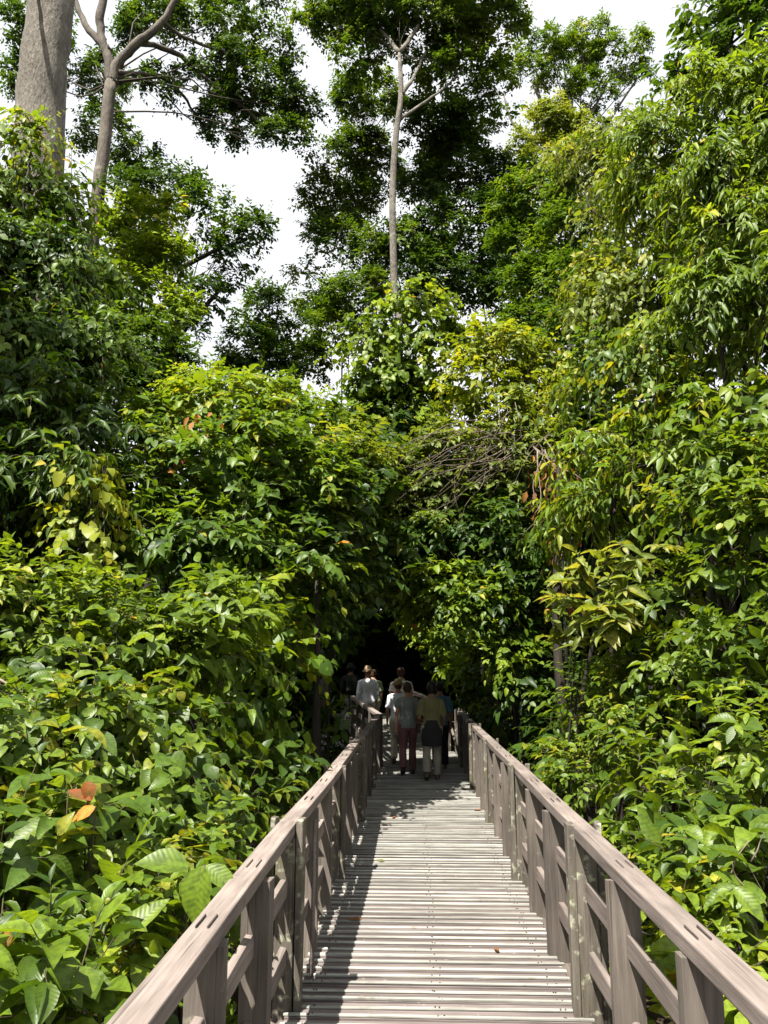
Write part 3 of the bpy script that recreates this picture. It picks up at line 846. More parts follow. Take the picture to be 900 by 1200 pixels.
# ------------------------------------------------------------------ the thickets of the left side
plant('vine_mound', 'dark vine covered tree stump rising beneath the thick pale trunk', 'vine', 'mid', 'vine',
      [(30, 175, 11, 36, 34, 0.6, 0.3), (10, 230, 11, 50, 50, 0.7, 0.15), (60, 240, 11, 36, 46, 0.6), (30, 320, 10.6, 80, 60, 0.9), (95, 335, 11, 36, 44, 0.6), (20, 410, 10.3, 90, 60, 0.9), (100, 420, 10.6, 56, 56, 0.8), (-60, 330, 10.5, 70, 110, 1.0)],  # top lobes tinted lighter, sunlight put into the leaf colour
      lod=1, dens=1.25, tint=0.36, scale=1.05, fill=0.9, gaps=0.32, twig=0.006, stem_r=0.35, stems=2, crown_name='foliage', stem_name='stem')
plant('lance_leaf_shrub', 'dark shrub with hanging narrow leaves at the left edge under the vine mound', 'shrub', 'deep', 'lance',
      [(30, 490, 9.4, 80, 60), (100, 500, 9.8, 60, 56), (140, 540, 10, 40, 50), (20, 570, 9, 80, 60), (90, 590, 9.2, 60, 50), (-60, 520, 9, 60, 100)],
      lod=1, dens=1.1, tint=0.5, scale=1.1, fill=0.9, gaps=0.48, twig=0.006, stem_r=0.06, stems=3)
plant('thicket_shrub', 'broad domed thicket in the middle left, bright along its top', 'shrub', 'mid', 'ovate',
      [(270, 488, 11.5, 70, 40, 0.9, 0.15), (200, 520, 11, 62, 46, 0.9, 0.08), (335, 520, 11.5, 66, 46, 0.9, 0.1), (270, 560, 10.6, 90, 60, 1.0), (170, 590, 10.4, 62, 50, 0.8), (360, 590, 11, 56, 56, 0.8), (250, 640, 10, 80, 56, 0.9, -0.06), (340, 660, 10.4, 60, 50, 0.8, -0.08), (160, 640, 10, 60, 44, 0.8)],  # crest lobes tinted lighter, low ones darker, as painted sun and shade
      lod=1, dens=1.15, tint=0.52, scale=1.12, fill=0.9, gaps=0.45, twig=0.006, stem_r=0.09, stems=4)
plant('thicket_shrub', 'small yellow green bush on the right shoulder of the domed thicket', 'shrub', 'yel', 'small',
      [(402, 530, 12.2, 38, 26), (375, 548, 12, 30, 22), (425, 560, 12.4, 30, 26)], lod=1, dens=1.1, tint=0.42, scale=1.1, fill=0.7, twig=0.004, stem_r=0.04)
plant('thicket_shrub', 'yellow green bush along the crest of the domed thicket below the sky gap', 'shrub', 'lime', 'ovate',
      [(255, 462, 13, 50, 24), (310, 468, 13.3, 44, 26), (215, 480, 13, 40, 24), (355, 480, 13.5, 40, 26)], lod=1, dens=1.1, tint=0.55, scale=0.85, fill=0.7, twig=0.005, stem_r=0.06, stems=2)
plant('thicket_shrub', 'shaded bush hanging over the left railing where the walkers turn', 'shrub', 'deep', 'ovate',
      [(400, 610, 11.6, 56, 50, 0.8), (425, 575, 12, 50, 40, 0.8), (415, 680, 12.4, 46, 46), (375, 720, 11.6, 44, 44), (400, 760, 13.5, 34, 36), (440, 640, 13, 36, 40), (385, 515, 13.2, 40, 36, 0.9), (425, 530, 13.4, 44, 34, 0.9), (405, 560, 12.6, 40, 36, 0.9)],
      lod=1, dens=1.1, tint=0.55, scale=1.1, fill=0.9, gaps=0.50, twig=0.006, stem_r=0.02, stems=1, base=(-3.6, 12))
plant('creeper', 'pale yellow leaved creeper climbing a dead stem left of the domed thicket', 'vine', 'yel', 'heart',
      [(108, 580, 8.6, 12, 30, 0.2), (98, 620, 8.5, 14, 26, 0.2), (92, 655, 8.4, 16, 22, 0.2), (120, 545, 8.8, 12, 20, 0.2)], lod=1, dens=0.8, tint=0.62, scale=1.0, fill=0.1, gaps=0.40, twig=0.004, stem_r=0.015)
plant('ovate_shrub', 'leafy bush at the left edge below the creeper, catching the sun', 'shrub', 'lime', 'ovate',
      [(40, 700, 6.6, 74, 40, 0.6), (-30, 730, 6.4, 60, 60, 0.6), (110, 725, 6.8, 50, 40, 0.5), (50, 770, 6.2, 80, 46, 0.6)],
      lod=0, dens=1.16, tint=0.42, scale=0.798, fill=0.8, gaps=0.40, twig=0.004, stem_r=0.03, stems=4)
plant('ovate_shrub', 'long leaved bush with pale shoots in front of the domed thicket', 'shrub', 'lime', 'large',
      [(200, 715, 7.4, 70, 40, 0.6), (270, 720, 7.6, 50, 36, 0.6), (160, 770, 7, 62, 40, 0.6), (240, 775, 7.1, 66, 44, 0.6)],
      lod=0, dens=1.16, tint=0.40, scale=0.756, fill=0.8, gaps=0.40, twig=0.004, stem_r=0.03, stems=4)
plant('heart_leaf_vine', 'bright heart leaved vine heap at the shoulder nearest the dark tree stem', 'vine', 'mid', 'heart',
      [(320, 715, 9.4, 40, 36, 0.5), (335, 770, 9.4, 34, 40, 0.5), (290, 770, 8.9, 40, 40, 0.5), (320, 830, 9.0, 36, 40, 0.5), (280, 840, 8.4, 40, 40, 0.5)],
      lod=1, dens=1.2, tint=0.58, scale=1.1, fill=0.8, gaps=0.38, twig=0.004, stem_r=0.025, stems=3)
plant('ovate_shrub', 'dense bush half way down the left edge with a few orange leaves', 'shrub', 'mid', 'ovate',
      [(50, 840, 5.2, 80, 50, 0.5), (-20, 880, 5, 60, 60, 0.5), (120, 840, 5.5, 56, 46, 0.5), (80, 900, 5, 74, 44, 0.5)],
      lod=0, dens=1.16, tint=0.60, scale=0.798, fill=0.8, gaps=0.42, twig=0.004, stem_r=0.025, stems=4)
plant('heart_leaf_vine', 'trailing heart leaved vine over the bank in the middle of the left thicket', 'vine', 'mid', 'heart',
      [(190, 840, 6, 50, 44, 0.5), (230, 880, 6, 50, 46, 0.5), (180, 900, 5.6, 46, 44, 0.5), (240, 940, 5.8, 44, 40, 0.45), (200, 960, 5.3, 46, 36, 0.45)],
      lod=0, dens=1.16, tint=0.62, scale=0.798, fill=0.8, gaps=0.42, twig=0.003, stem_r=0.02, stems=3)
plant('ovate_shrub', 'dark shaded shrub low behind the left railing beside the tree stem', 'shrub', 'deep', 'large',
      [(300, 910, 7.2, 40, 46, 0.5), (330, 880, 8, 30, 34, 0.5), (280, 960, 6.4, 40, 40, 0.45), (395, 860, 11, 26, 24, 0.4)],
      lod=0, dens=0.84, tint=0.6, scale=0.798, fill=0.6, gaps=0.45, twig=0.003, stem_r=0.02, stems=2)
plant('broadleaf_plant', 'broad leaved clump at the left edge level with the amber leaf', 'plant', 'mid', 'large',
      [(30, 980, 4.2, 60, 40, 0.4), (100, 990, 4.3, 50, 40, 0.4), (40, 1040, 3.9, 70, 40, 0.4), (-20, 1020, 3.9, 40, 60, 0.4)],
      lod=0, dens=1.05, tint=0.62, scale=0.798, fill=0.7, gaps=0.40, twig=0.004, stem_r=0.015, stems=4)
plant('ovate_shrub', 'low shrub spilling down to the left railing below the three big leaves', 'shrub', 'mid', 'ovate',
      [(160, 1020, 4.4, 46, 36, 0.35), (210, 1090, 4.0, 46, 36, 0.35), (150, 1080, 4.0, 40, 36, 0.35), (240, 1010, 4.9, 40, 36, 0.35), (270, 980, 5.4, 36, 36, 0.35)],
      lod=0, dens=1.05, tint=0.66, scale=0.798, fill=0.7, gaps=0.42, twig=0.003, stem_r=0.015, stems=3)
plant('broadleaf_plant', 'sunlit bright green plant with long leaves in the bottom left corner', 'plant', 'lime', 'large',
      [(40, 1150, 3.2, 74, 40, 0.35), (120, 1150, 3.3, 50, 36, 0.3), (60, 1210, 3.0, 90, 40, 0.35), (-20, 1130, 3.2, 40, 50, 0.3), (160, 1190, 3.2, 40, 40, 0.3)],
      lod=0, dens=0.95, tint=0.52, scale=0.739, fill=0.5, gaps=0.40, twig=0.004, stem_r=0.012, stems=4)
plant('fern_plant', 'bright leaves crowding up through the gaps under the left railing', 'plant', 'lime', 'ovate',
      [(235, 1150, 3.6, 36, 40, 0.25), (290, 1130, 4.2, 26, 40, 0.22), (330, 1100, 5.0, 26, 34, 0.22), (260, 1210, 3.4, 40, 30, 0.25), (365, 1040, 6.5, 20, 28, 0.22)],
      lod=0, dens=0.95, tint=0.50, scale=0.840, fill=0.4, gaps=0.40, twig=0.003, stem_r=0.01, stems=3)

# ------------------------------------------------------------------ the middle
plant('vine_pillar', 'bright vine covered tree top in the middle at the foot of the slim pale trunk', 'vine', 'lime', 'heart',
      [(482, 362, 16.5, 44, 24, 0.6, 0.1), (440, 400, 16.5, 36, 36, 0.6), (500, 400, 16.5, 46, 36, 0.7), (535, 395, 16.5, 30, 26, 0.5), (450, 450, 16.5, 46, 40, 0.7), (505, 455, 16.5, 44, 40, 0.7), (470, 505, 16.5, 50, 40, 0.7), (430, 490, 16.5, 30, 44, 0.6)],  # top lobe tinted lighter, as if sunlit
      lod=1, dens=1.2, tint=0.45, scale=1.25, fill=0.9, gaps=0.35, twig=0.006, stem_r=0.16, stems=1, base=(2.8, 17.6))
plant('thicket_shrub', 'yellow green tree top with reddish tips right of the vine pillar', 'shrub', 'yel', 'ovate',
      [(575, 415, 15, 44, 30), (620, 430, 15, 40, 34), (560, 465, 14.6, 46, 40), (610, 480, 14.4, 50, 40), (650, 470, 14.5, 34, 36), (580, 520, 14.2, 50, 36), (635, 525, 14, 40, 34)],
      lod=1, dens=1.1, tint=0.36, scale=1.0, fill=0.8, gaps=0.50, twig=0.006, stem_r=0.1, stems=2)
plant('thicket_shrub', 'drooping dull green bush with bare twigs arching over the path', 'shrub', 'olive', 'ovate',
      [(520, 530, 14.6, 50, 34), (475, 565, 14.8, 46, 36), (540, 565, 14.5, 54, 40), (590, 565, 14.2, 46, 40), (450, 600, 14.6, 44, 36), (500, 600, 14.4, 44, 36)],
      lod=1, dens=1.0, tint=0.42, scale=0.95, fill=0.8, gaps=0.38, twig=0.006, stem_r=0.08, stems=2, base=(2.4, 15))
plant('forest_tree', 'shadowed low tree forming the arch above the walkers', 'tree', 'deep', 'ovate',  # deep leaf palette paints in the dimness under the arch
      [(470, 640, 14.6, 44, 36, 0.9), (530, 630, 14.2, 50, 40, 0.9), (590, 630, 13.8, 50, 44, 0.9), (500, 672, 15.2, 44, 30, 0.9), (560, 690, 14.4, 46, 40, 0.9), (610, 710, 13.6, 42, 50, 0.8), (455, 690, 15.5, 36, 28, 0.8), (525, 712, 15.6, 36, 26, 0.8), (590, 760, 14.0, 34, 36, 0.7)],
      lod=1, dens=0.95, tint=0.52, scale=1.05, fill=1.0, gaps=0.33, stem_r=0.10, stems=2, base=(2.3, 14.5))
plant('forest_tree', 'slender leafy tree leaning over the path just above and right of the walkers', 'tree', 'lime', 'ovate',
      [(500, 712, 13.6, 34, 22, 0.5), (545, 730, 13.3, 36, 28, 0.5), (578, 765, 13.2, 30, 32, 0.5), (520, 685, 13.6, 44, 24, 0.5), (560, 700, 13.3, 36, 26, 0.5), (475, 700, 14.2, 24, 18, 0.4)],
      lod=1, dens=1.05, tint=0.40, scale=0.95, fill=0.5, gaps=0.3, stem_r=0.05, base=(1.75, 13.4))
plant('thicket_shrub', 'shaded bush pressing on the right railing beside the person in blue', 'shrub', 'deep', 'ovate',  # deep leaf palette stands in for shade in this pocket
      [(570, 790, 19.5, 34, 34), (600, 810, 16, 44, 40), (640, 800, 13.5, 40, 44), (585, 845, 17, 28, 24), (630, 850, 13, 36, 36), (660, 880, 11, 34, 40), (560, 815, 20, 24, 22)],
      lod=1, dens=1.0, tint=0.45, scale=1.1, fill=0.9, gaps=0.50, twig=0.005, stem_r=0.05, stems=3)

plant('forest_tree', 'sun flecked bush beyond the bend of the path, over the heads of the walkers', 'tree', 'lime', 'ovate',
      [(528, 772, 22.5, 34, 24, 0.7), (552, 792, 21, 28, 24, 0.6), (512, 742, 23, 34, 24, 0.7), (545, 740, 22, 34, 26, 0.7), (570, 760, 20, 28, 28, 0.6), (505, 770, 24, 20, 20, 0.5)],
      lod=1, dens=1.0, tint=0.45, scale=1.15, fill=0.5, gaps=0.3, stem_r=0.05, base=(1.9, 22))

# ------------------------------------------------------------------ the wall of vines on the right
plant('vine_curtain', 'sunlit curtain of hanging vines high in the upper right corner', 'vine', 'lime', 'lance',
      [(870, 90, 9, 60, 46, 0.8), (830, 150, 9.6, 66, 50, 0.9), (890, 180, 8.6, 60, 60, 0.8), (950, 130, 8.6, 60, 90, 0.9), (780, 190, 10.4, 56, 50, 0.9), (840, 230, 9.3, 60, 46, 0.8)],
      lod=1, dens=1.15, tint=0.42, scale=0.85, fill=0.8, gaps=0.50, twig=0.006, stem_r=0.15, stems=2)
plant('forest_tree', 'dark overhanging tree top above the vine curtain in the right corner', 'tree', 'deep', 'canopy',
      [(850, 10, 11, 46, 30, 0.8), (810, 90, 12, 34, 26, 0.7), (890, 40, 10.6, 40, 40, 0.8), (940, -20, 11, 70, 50, 0.9), (800, 130, 12.4, 30, 26, 0.7)],
      lod=1, dens=0.95, tint=0.5, scale=0.62, fill=0.6, gaps=0.45, twig=0.006, stem_r=0.15, base=(7.5, 11.5))
plant('vine_curtain', 'pale glossy vine sheet sloping down left below the overhanging tree top', 'vine', 'olive', 'vine',
      [(735, 230, 12.4, 50, 46, 0.9), (790, 270, 11.4, 56, 50, 0.9), (725, 300, 12, 46, 46, 0.9), (770, 340, 11, 60, 46, 0.9), (710, 370, 12, 46, 46, 0.9), (690, 180, 14, 44, 36, 0.8), (735, 165, 13.5, 40, 36, 0.8)],
      lod=1, dens=1.15, tint=0.58, scale=1.1, fill=0.8, gaps=0.50, twig=0.006, stem_r=0.14, stems=2)
plant('vine_curtain', 'yellow green vine mass half way up the right edge with a shadowed hollow', 'vine', 'lime', 'lance',
      [(870, 290, 8.5, 56, 50, 0.7), (840, 350, 8.8, 50, 40, 0.7), (930, 330, 8, 50, 90, 0.8), (810, 300, 9.6, 46, 40, 0.7)],
      lod=1, dens=1.1, tint=0.42, scale=0.8, fill=0.7, gaps=0.50, twig=0.006, stem_r=0.1, stems=2)
plant('vine_curtain', 'vines over the dark hollow right of centre, pale leaves hanging in tiers', 'vine', 'mid', 'vine',
      [(790, 400, 10, 56, 40, 0.7), (730, 430, 11, 50, 46, 0.8), (850, 430, 9, 50, 36, 0.6), (690, 450, 12.4, 46, 46, 0.8), (780, 460, 10, 56, 36, 0.7), (890, 470, 8, 40, 36, 0.6), (830, 500, 8.8, 50, 36, 0.6)],
      lod=1, dens=1.05, tint=0.66, scale=1.15, fill=0.8, gaps=0.50, twig=0.006, stem_r=0.12, stems=2)
plant('lance_leaf_shrub', 'drooping narrow leaved shrub in the middle of the right wall', 'shrub', 'mid', 'lance',
      [(740, 510, 9.8, 46, 34, 0.6), (700, 540, 10.6, 44, 36, 0.6), (720, 580, 10, 46, 40, 0.6), (785, 540, 9.2, 46, 36, 0.6), (680, 600, 10.8, 34, 40, 0.5)],
      lod=1, dens=1.1, tint=0.66, scale=1.05, fill=0.8, gaps=0.50, twig=0.006, stem_r=0.07, stems=3)
plant('ovate_shrub', 'leafy bush at the right edge above the whorled saplings', 'shrub', 'mid', 'ovate',
      [(860, 560, 7.6, 50, 40, 0.5), (900, 620, 7, 50, 60, 0.5), (830, 620, 7.6, 50, 40, 0.5), (800, 590, 8.3, 40, 36, 0.5), (860, 680, 7, 50, 40, 0.5), (950, 560, 7, 50, 90, 0.6)],
      lod=0, dens=1.10, tint=0.62, scale=0.840, fill=0.8, gaps=0.42, twig=0.005, stem_r=0.05, stems=4)
plant('whorled_sapling', 'slender sapling with large pale leaves in whorls beside the right hand hollow', 'sapling', 'olive', 'whorl',
      [(720, 690, 7.5, 44, 26, 0.35), (680, 720, 7.9, 34, 26, 0.35), (740, 650, 7.6, 34, 26, 0.35), (690, 760, 7.9, 34, 26, 0.35), (735, 730, 7.4, 30, 24, 0.3)],
      lod=0, dens=0.9, tint=0.8, scale=0.823, fill=0.12, gaps=0.38, twig=0.006, stem_r=0.025, stems=2)
plant('ovate_shrub', 'sunlit bush right of the whorled sapling, low on the right wall', 'shrub', 'lime', 'ovate',
      [(790, 700, 7.6, 46, 36, 0.5), (820, 750, 7.1, 50, 40, 0.5), (770, 780, 7.4, 46, 40, 0.5), (880, 760, 6.5, 46, 44, 0.5), (840, 810, 6.5, 56, 40, 0.5), (950, 720, 6.4, 40, 80, 0.5)],
      lod=0, dens=1.10, tint=0.36, scale=0.798, fill=0.8, gaps=0.42, twig=0.004, stem_r=0.04, stems=4)
plant('ovate_shrub', 'small leaved bush between the whorled sapling and the right railing', 'shrub', 'mid', 'small',
      [(710, 820, 8, 44, 40, 0.45), (680, 860, 8.6, 34, 40, 0.45), (740, 870, 7.2, 40, 40, 0.4), (700, 910, 7.6, 36, 36, 0.4), (750, 820, 7.4, 34, 34, 0.4)],
      lod=0, dens=1.10, tint=0.62, scale=1.008, fill=0.8, gaps=0.40, twig=0.003, stem_r=0.03, stems=4)
plant('ovate_shrub', 'yellow tipped bush at the right edge behind the long cap rail', 'shrub', 'lime', 'ovate',
      [(860, 870, 5.6, 50, 40, 0.4), (900, 930, 5.1, 46, 44, 0.4), (800, 880, 6.2, 46, 40, 0.4), (830, 930, 5.6, 46, 40, 0.4), (770, 930, 6.2, 40, 36, 0.4), (950, 880, 5.2, 40, 70, 0.4)],
      lod=0, dens=1.05, tint=0.40, scale=0.773, fill=0.8, gaps=0.42, twig=0.004, stem_r=0.03, stems=4)
plant('broadleaf_plant', 'broad leaved plant close behind the cap rail at the lower right', 'plant', 'lime', 'large',
      [(800, 990, 5.2, 46, 36, 0.35), (850, 1020, 4.8, 50, 36, 0.35), (890, 1060, 4.4, 40, 40, 0.35), (770, 1000, 5.6, 30, 34, 0.3), (830, 1070, 4.6, 40, 36, 0.3), (940, 1030, 4.3, 40, 60, 0.35)],
      lod=0, dens=0.95, tint=0.46, scale=0.739, fill=0.6, gaps=0.40, twig=0.004, stem_r=0.015, stems=4)
plant('fern_plant', 'lime green leaves showing through the rails under the right cap rail', 'plant', 'lime', 'ovate',
      [(740, 1080, 5.0, 26, 36, 0.22), (790, 1120, 4.3, 30, 40, 0.25), (830, 1170, 3.8, 34, 36, 0.25), (720, 1150, 4.7, 20, 40, 0.22), (700, 1010, 6.4, 20, 30, 0.22), (870, 1150, 4.0, 34, 40, 0.25)],
      lod=0, dens=0.95, tint=0.54, scale=0.840, fill=0.4, gaps=0.40, twig=0.003, stem_r=0.01, stems=3)


# ------------------------------------------------------------------ single leaves, stems, vines and dead twigs that catch the eye
def leaf_set(name, label, cat, pal, leaves, stem_from, lod=0):
    """A small plant of a few big leaves given one by one: photo position, distance, length, pointing direction, roll."""
    b = np.array(stem_from)
    root = tag(empty(name, b), label, cat)
    lv = Leaves(lod, 0.5)
    mb = MB()
    for (px, py, Y, ln, axv, nv, w, tint) in leaves:
        p, _ = at(px, py, Y)
        ax = unit(np.array(axv, float)); n = np.array(nv, float); n = unit(n - ax * n.dot(ax))
        lv.put(p[None], ax[None], n[None], np.array([ln]), np.array([tint]), w)
        mb.tube(bend(b, p, 5, 0.05), np.linspace(0.009, 0.004, 6), 5)
    lv.build('leaves', LM[pal, 0], root, origin=b)
    mb.build('stem', M_TWIG, root, origin=b)


leaf_set('paddle_leaf_plant', 'small plant with three big oval paddle leaves just behind the left railing', 'plant', 'lime',
         [(222, 1016, 3.7, 0.24, (-0.9, -0.2, 0.15), (-0.1, -0.55, 0.8), 0.48, 0.42), (238, 1014, 3.6, 0.23, (-0.12, -0.25, -0.95), (-0.25, -0.9, 0.3), 0.56, 0.46), (241, 1014, 3.7, 0.19, (0.75, -0.2, -0.45), (0.0, -0.7, 0.7), 0.5, 0.44)],
         (-1.25, 4.0, GROUND))
leaf_set('dying_leaf_sprig', 'drooping sprig with one rust brown and one amber dead leaf in the left bushes', 'sprig', 'amber',
         [(80, 926, 3.95, 0.15, (0.9, -0.3, -0.25), (0.2, -0.5, 0.8), 0.62, 0.0), (112, 945, 3.85, 0.12, (-0.8, -0.3, -0.5), (0.3, -0.6, 0.7), 0.5, 1.0), (102, 915, 3.95, 0.11, (0.3, -0.3, -0.8), (0.5, -0.8, 0.1), 0.6, 0.15)], (-1.95, 4.5, GROUND))


def dead_twigs(name, label, cat, spec, mat, foot, leafpal=None):
    b = np.array(foot, float)
    root = tag(empty(name, b), label, cat)
    mb = MB()
    ends = []
    for (p0, p1, r, n, wob) in spec:
        a0, m0 = at(*p0); a1, m1 = at(*p1)
        for k in range(n):
            d = RNG.normal(0, wob, 3) if n > 1 else np.zeros(3)
            e = a1 + RNG.normal(0, wob * 2.2, 3) * (n > 1)
            mb.tube(bend(a0 + d, e, 7, 0.09 if r < 0.05 else 0.012, -0.03 if n > 1 else 0.0), np.linspace(r, r * 0.35, 8), 5)
            ends += [a0 * 0.5 + e * 0.5, e]
    mb.build('stem', mat, root, origin=b)
    if leafpal:
        E = np.array(ends); E = np.repeat(E, 5, axis=0) + RNG.normal(0, 0.12, (len(E) * 5, 3))
        ax = unit(RNG.normal(0, 0.5, E.shape) + np.array([0, 0, -1.0])); nn = RNG.normal(size=E.shape) + np.array([0, -1, 0.3]); nn = unit(nn - ax * np.sum(nn * ax, 1, keepdims=True))
        lv = Leaves(1, 0.42); lv.put(E, ax, nn, RNG.uniform(0.08, 0.2, len(E)), RNG.random(len(E)))
        lv.build('dead_leaves', LM[leafpal, 1], root, origin=b)


dead_twigs('dead_branch', 'tangle of bare brown twigs arching over the path below the vine pillar', 'branch',
           [((590, 515, 13.6), (462, 572, 13.3), 0.008, 14, 0.20), ((600, 530, 13.5), (490, 535, 13.3), 0.007, 12, 0.24), ((570, 500, 13.5), (520, 600, 13.3), 0.006, 10, 0.22), ((600, 490, 13.6), (640, 570, 13.2), 0.006, 8, 0.20), ((640, 540, 13.4), (560, 560, 13.2), 0.006, 8, 0.25)], M_DRYTWIG, (2.6, 14.6, GROUND))
dead_twigs('dead_creeper', 'withered red brown creeper hanging in the gap right of the arch', 'creeper',
           [((630, 525, 12.6), (655, 590, 12.4), 0.014, 8, 0.12), ((655, 590, 12.4), (660, 700, 12.2), 0.016, 3, 0.07)], M_DRYTWIG, (2.7, 12.8, GROUND), 'dead')
dead_twigs('dead_creeper', 'hanging bunch of dry brown leaves on the crest of the domed thicket', 'creeper',
           [((215, 515, 9.9), (205, 535, 9.8), 0.007, 4, 0.10)], M_DRYTWIG, (-3.3, 9.7, GROUND), 'dead')
dead_twigs('hanging_vine', 'thin bare vine dropping from the dead tangle to the right railing', 'vine',
           [((640, 600, 13), (618, 760, 13.2), 0.010, 1, 0.05), ((648, 590, 12.8), (640, 880, 13), 0.018, 1, 0.05)], M_TWIG, (2.5, 13.2, GROUND))
dead_twigs('dry_stalk', 'brown dry stalk standing at the lower right edge above the broad leaves', 'plant',
           [((890, 1130, 4.3), (878, 985, 4.3), 0.008, 1, 0.0), ((884, 1050, 4.3), (858, 1010, 4.25), 0.005, 1, 0), ((880, 1010, 4.3), (896, 975, 4.3), 0.005, 1, 0)], M_DRYTWIG, (2.02, 4.35, GROUND))
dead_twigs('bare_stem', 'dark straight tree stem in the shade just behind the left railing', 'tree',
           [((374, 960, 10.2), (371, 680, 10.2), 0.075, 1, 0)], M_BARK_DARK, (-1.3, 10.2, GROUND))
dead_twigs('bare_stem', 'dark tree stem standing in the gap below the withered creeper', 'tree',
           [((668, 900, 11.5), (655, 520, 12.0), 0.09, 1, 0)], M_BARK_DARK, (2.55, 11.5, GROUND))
dead_twigs('dry_stalk', 'twisted brown stem lying over the bushes at the left edge', 'plant',
           [((-10, 790, 5.6), (60, 840, 5.3), 0.011, 2, 0.05)], M_DRYTWIG, (-3.0, 5.6, GROUND))

# ------------------------------------------------------------------ what nobody could count: undergrowth, the wood beyond and added shading canopy
lv = Leaves(1, 0.5)
n = 5200
P = np.stack([RNG.uniform(-9, 10, n), RNG.uniform(0.5, 30, n), GROUND + RNG.uniform(0.0, 0.75, n) ** 1.3], -1)
P = P[(P[:, 0] < -1.1) | (P[:, 0] > 1.3) | (P[:, 2] < -0.75)]
D = unit(RNG.normal(0, 0.6, P.shape) + UP * 0.8)
pos, ax, nn, ln, tw = sprays(P, D, D, 0.35, 6, 0.17, 0.35, 0.3, 0.8, 0.3)
lv.put(pos, ax, nn, ln, np.clip(RNG.normal(0.5, 0.2, len(pos)), 0, 1))
TOTAL[0] += len(pos)
tag(lv.build('undergrowth', LM['mid', 1]), 'low leafy undergrowth covering the ground beneath the boardwalk and bushes', 'undergrowth', kind='stuff')

lv = Leaves(2, 0.55)
SP['far'] = dict(l=0.5, w=0.6, k=8, L=1.2, droop=0.2, ld=0.2, up=0.6, out=0.6)
for (x, y, z, rx, ry, rz) in [(-6, 34, 3, 5, 2.5, 4), (0, 36, 2.5, 5, 2.5, 4.5), (5.5, 34, 3, 5, 2.5, 4), (11, 30, 3, 5, 3, 5), (-13, 28, 3, 5, 3, 5), (-2, 40, 7.5, 7, 3, 4), (6, 40, 8, 7, 3, 5), (13, 36, 8, 6, 3, 5), (-10, 38, 6, 6, 3, 5),
                              (0, 33, -0.5, 8, 2, 1.5), (20, 36, 5, 7, 4, 8), (-24, 34, 5, 8, 4, 7), (30, 30, 5, 8, 4, 8), (-32, 24, 5, 8, 5, 8), (3.5, 24, 0.5, 1.2, 2.5, 2.5), (-5.5, 22, 1, 2.5, 3, 3.2), (-8.5, 16, 1, 3, 3, 2.6), (8, 18, 2, 3, 4, 4), (9.5, 11, 2, 2.5, 4, 5), (0.8, 25.0, 6.4, 3.5, 2.4, 1.6), (-2, 25, 6.6, 4, 3, 2), (3.5, 25, 6.4, 4, 3, 2.2), (0, 29.5, 6.5, 5, 3, 2.6), (0, 31, 2.2, 5, 1.5, 3), (-4.5, 28, 2.2, 3, 2, 3.4), (4.5, 28, 2.2, 3, 2, 3.4), (6.2, 14.5, 3.5, 2, 3, 4), (6.8, 10.5, 3.5, 1.8, 2.5, 4), (7.5, 13, 9, 2, 3, 3), (5.5, 8, 1.5, 1.4, 2, 2.4), (-7.5, 12, 3, 2.2, 3, 4), (-5.2, 7.5, 0.8, 1.2, 2, 1.8), (0.5, 33, 4, 6, 1.5, 5), (-2.8, 17.3, 6.2, 2.2, 2, 1.2), (-0.6, 17.5, 7.2, 1.8, 1.6, 1.0), (13, 17, 6, 4, 4, 7), (10.5, 7, 2.6, 3, 3, 4), (15, 9, 4, 4, 5, 6), (-12.5, 14, 4, 4, 4, 5), (-9, 6.5, 1.2, 3, 3, 2.6), (-16, 8, 3, 4, 5, 5), (4.6, 17, 6.6, 1.8, 1.8, 2.4)]:
    fill_lobe(lv, np.array([x, y, z], float), np.array([rx, ry, rz], float), 'far', 1.0, 0.35, 1.0 if y > 27 else 0.55, 1.1, 0.08)  # lobes hidden above the path are added canopy, shading the walkers
tag(lv.build('forest', LM['deep', 2]), 'dim far wood closing the view behind the trees, plus unseen canopy added to shade the path', 'wood', kind='stuff')
# ------------------------------------------------------------------ the walkers
def loft(bm, rings, seg=14, cap=True):
    """Closed tube through rings (centre, half width x, half depth y, optional axis). Rings lie across the run of the tube."""
    n = len(rings)
    C = [Vector(r[0]) for r in rings]
    vs = []
    for i, r in enumerate(rings):
        tan = (C[min(i + 1, n - 1)] - C[max(i - 1, 0)]).normalized()
        ref = Vector((0, 1, 0)) if abs(tan.y) < 0.8 else Vector((0, 0, 1))
        a = tan.cross(ref).normalized() * (-1)
        b = tan.cross(a).normalized()
        if a.x < 0: a, b = -a, -b
        vs.append([bm.verts.new(C[i] + a * (r[1] * math.cos(2 * math.pi * k / seg)) + b * (r[2] * math.sin(2 * math.pi * k / seg))) for k in range(seg)])
    for i in range(n - 1):
        for k in range(seg):
            k2 = (k + 1) % seg
            bm.faces.new((vs[i][k], vs[i][k2], vs[i + 1][k2], vs[i + 1][k]))
    if cap:
        bm.faces.new(list(reversed(vs[0]))); bm.faces.new(vs[-1])


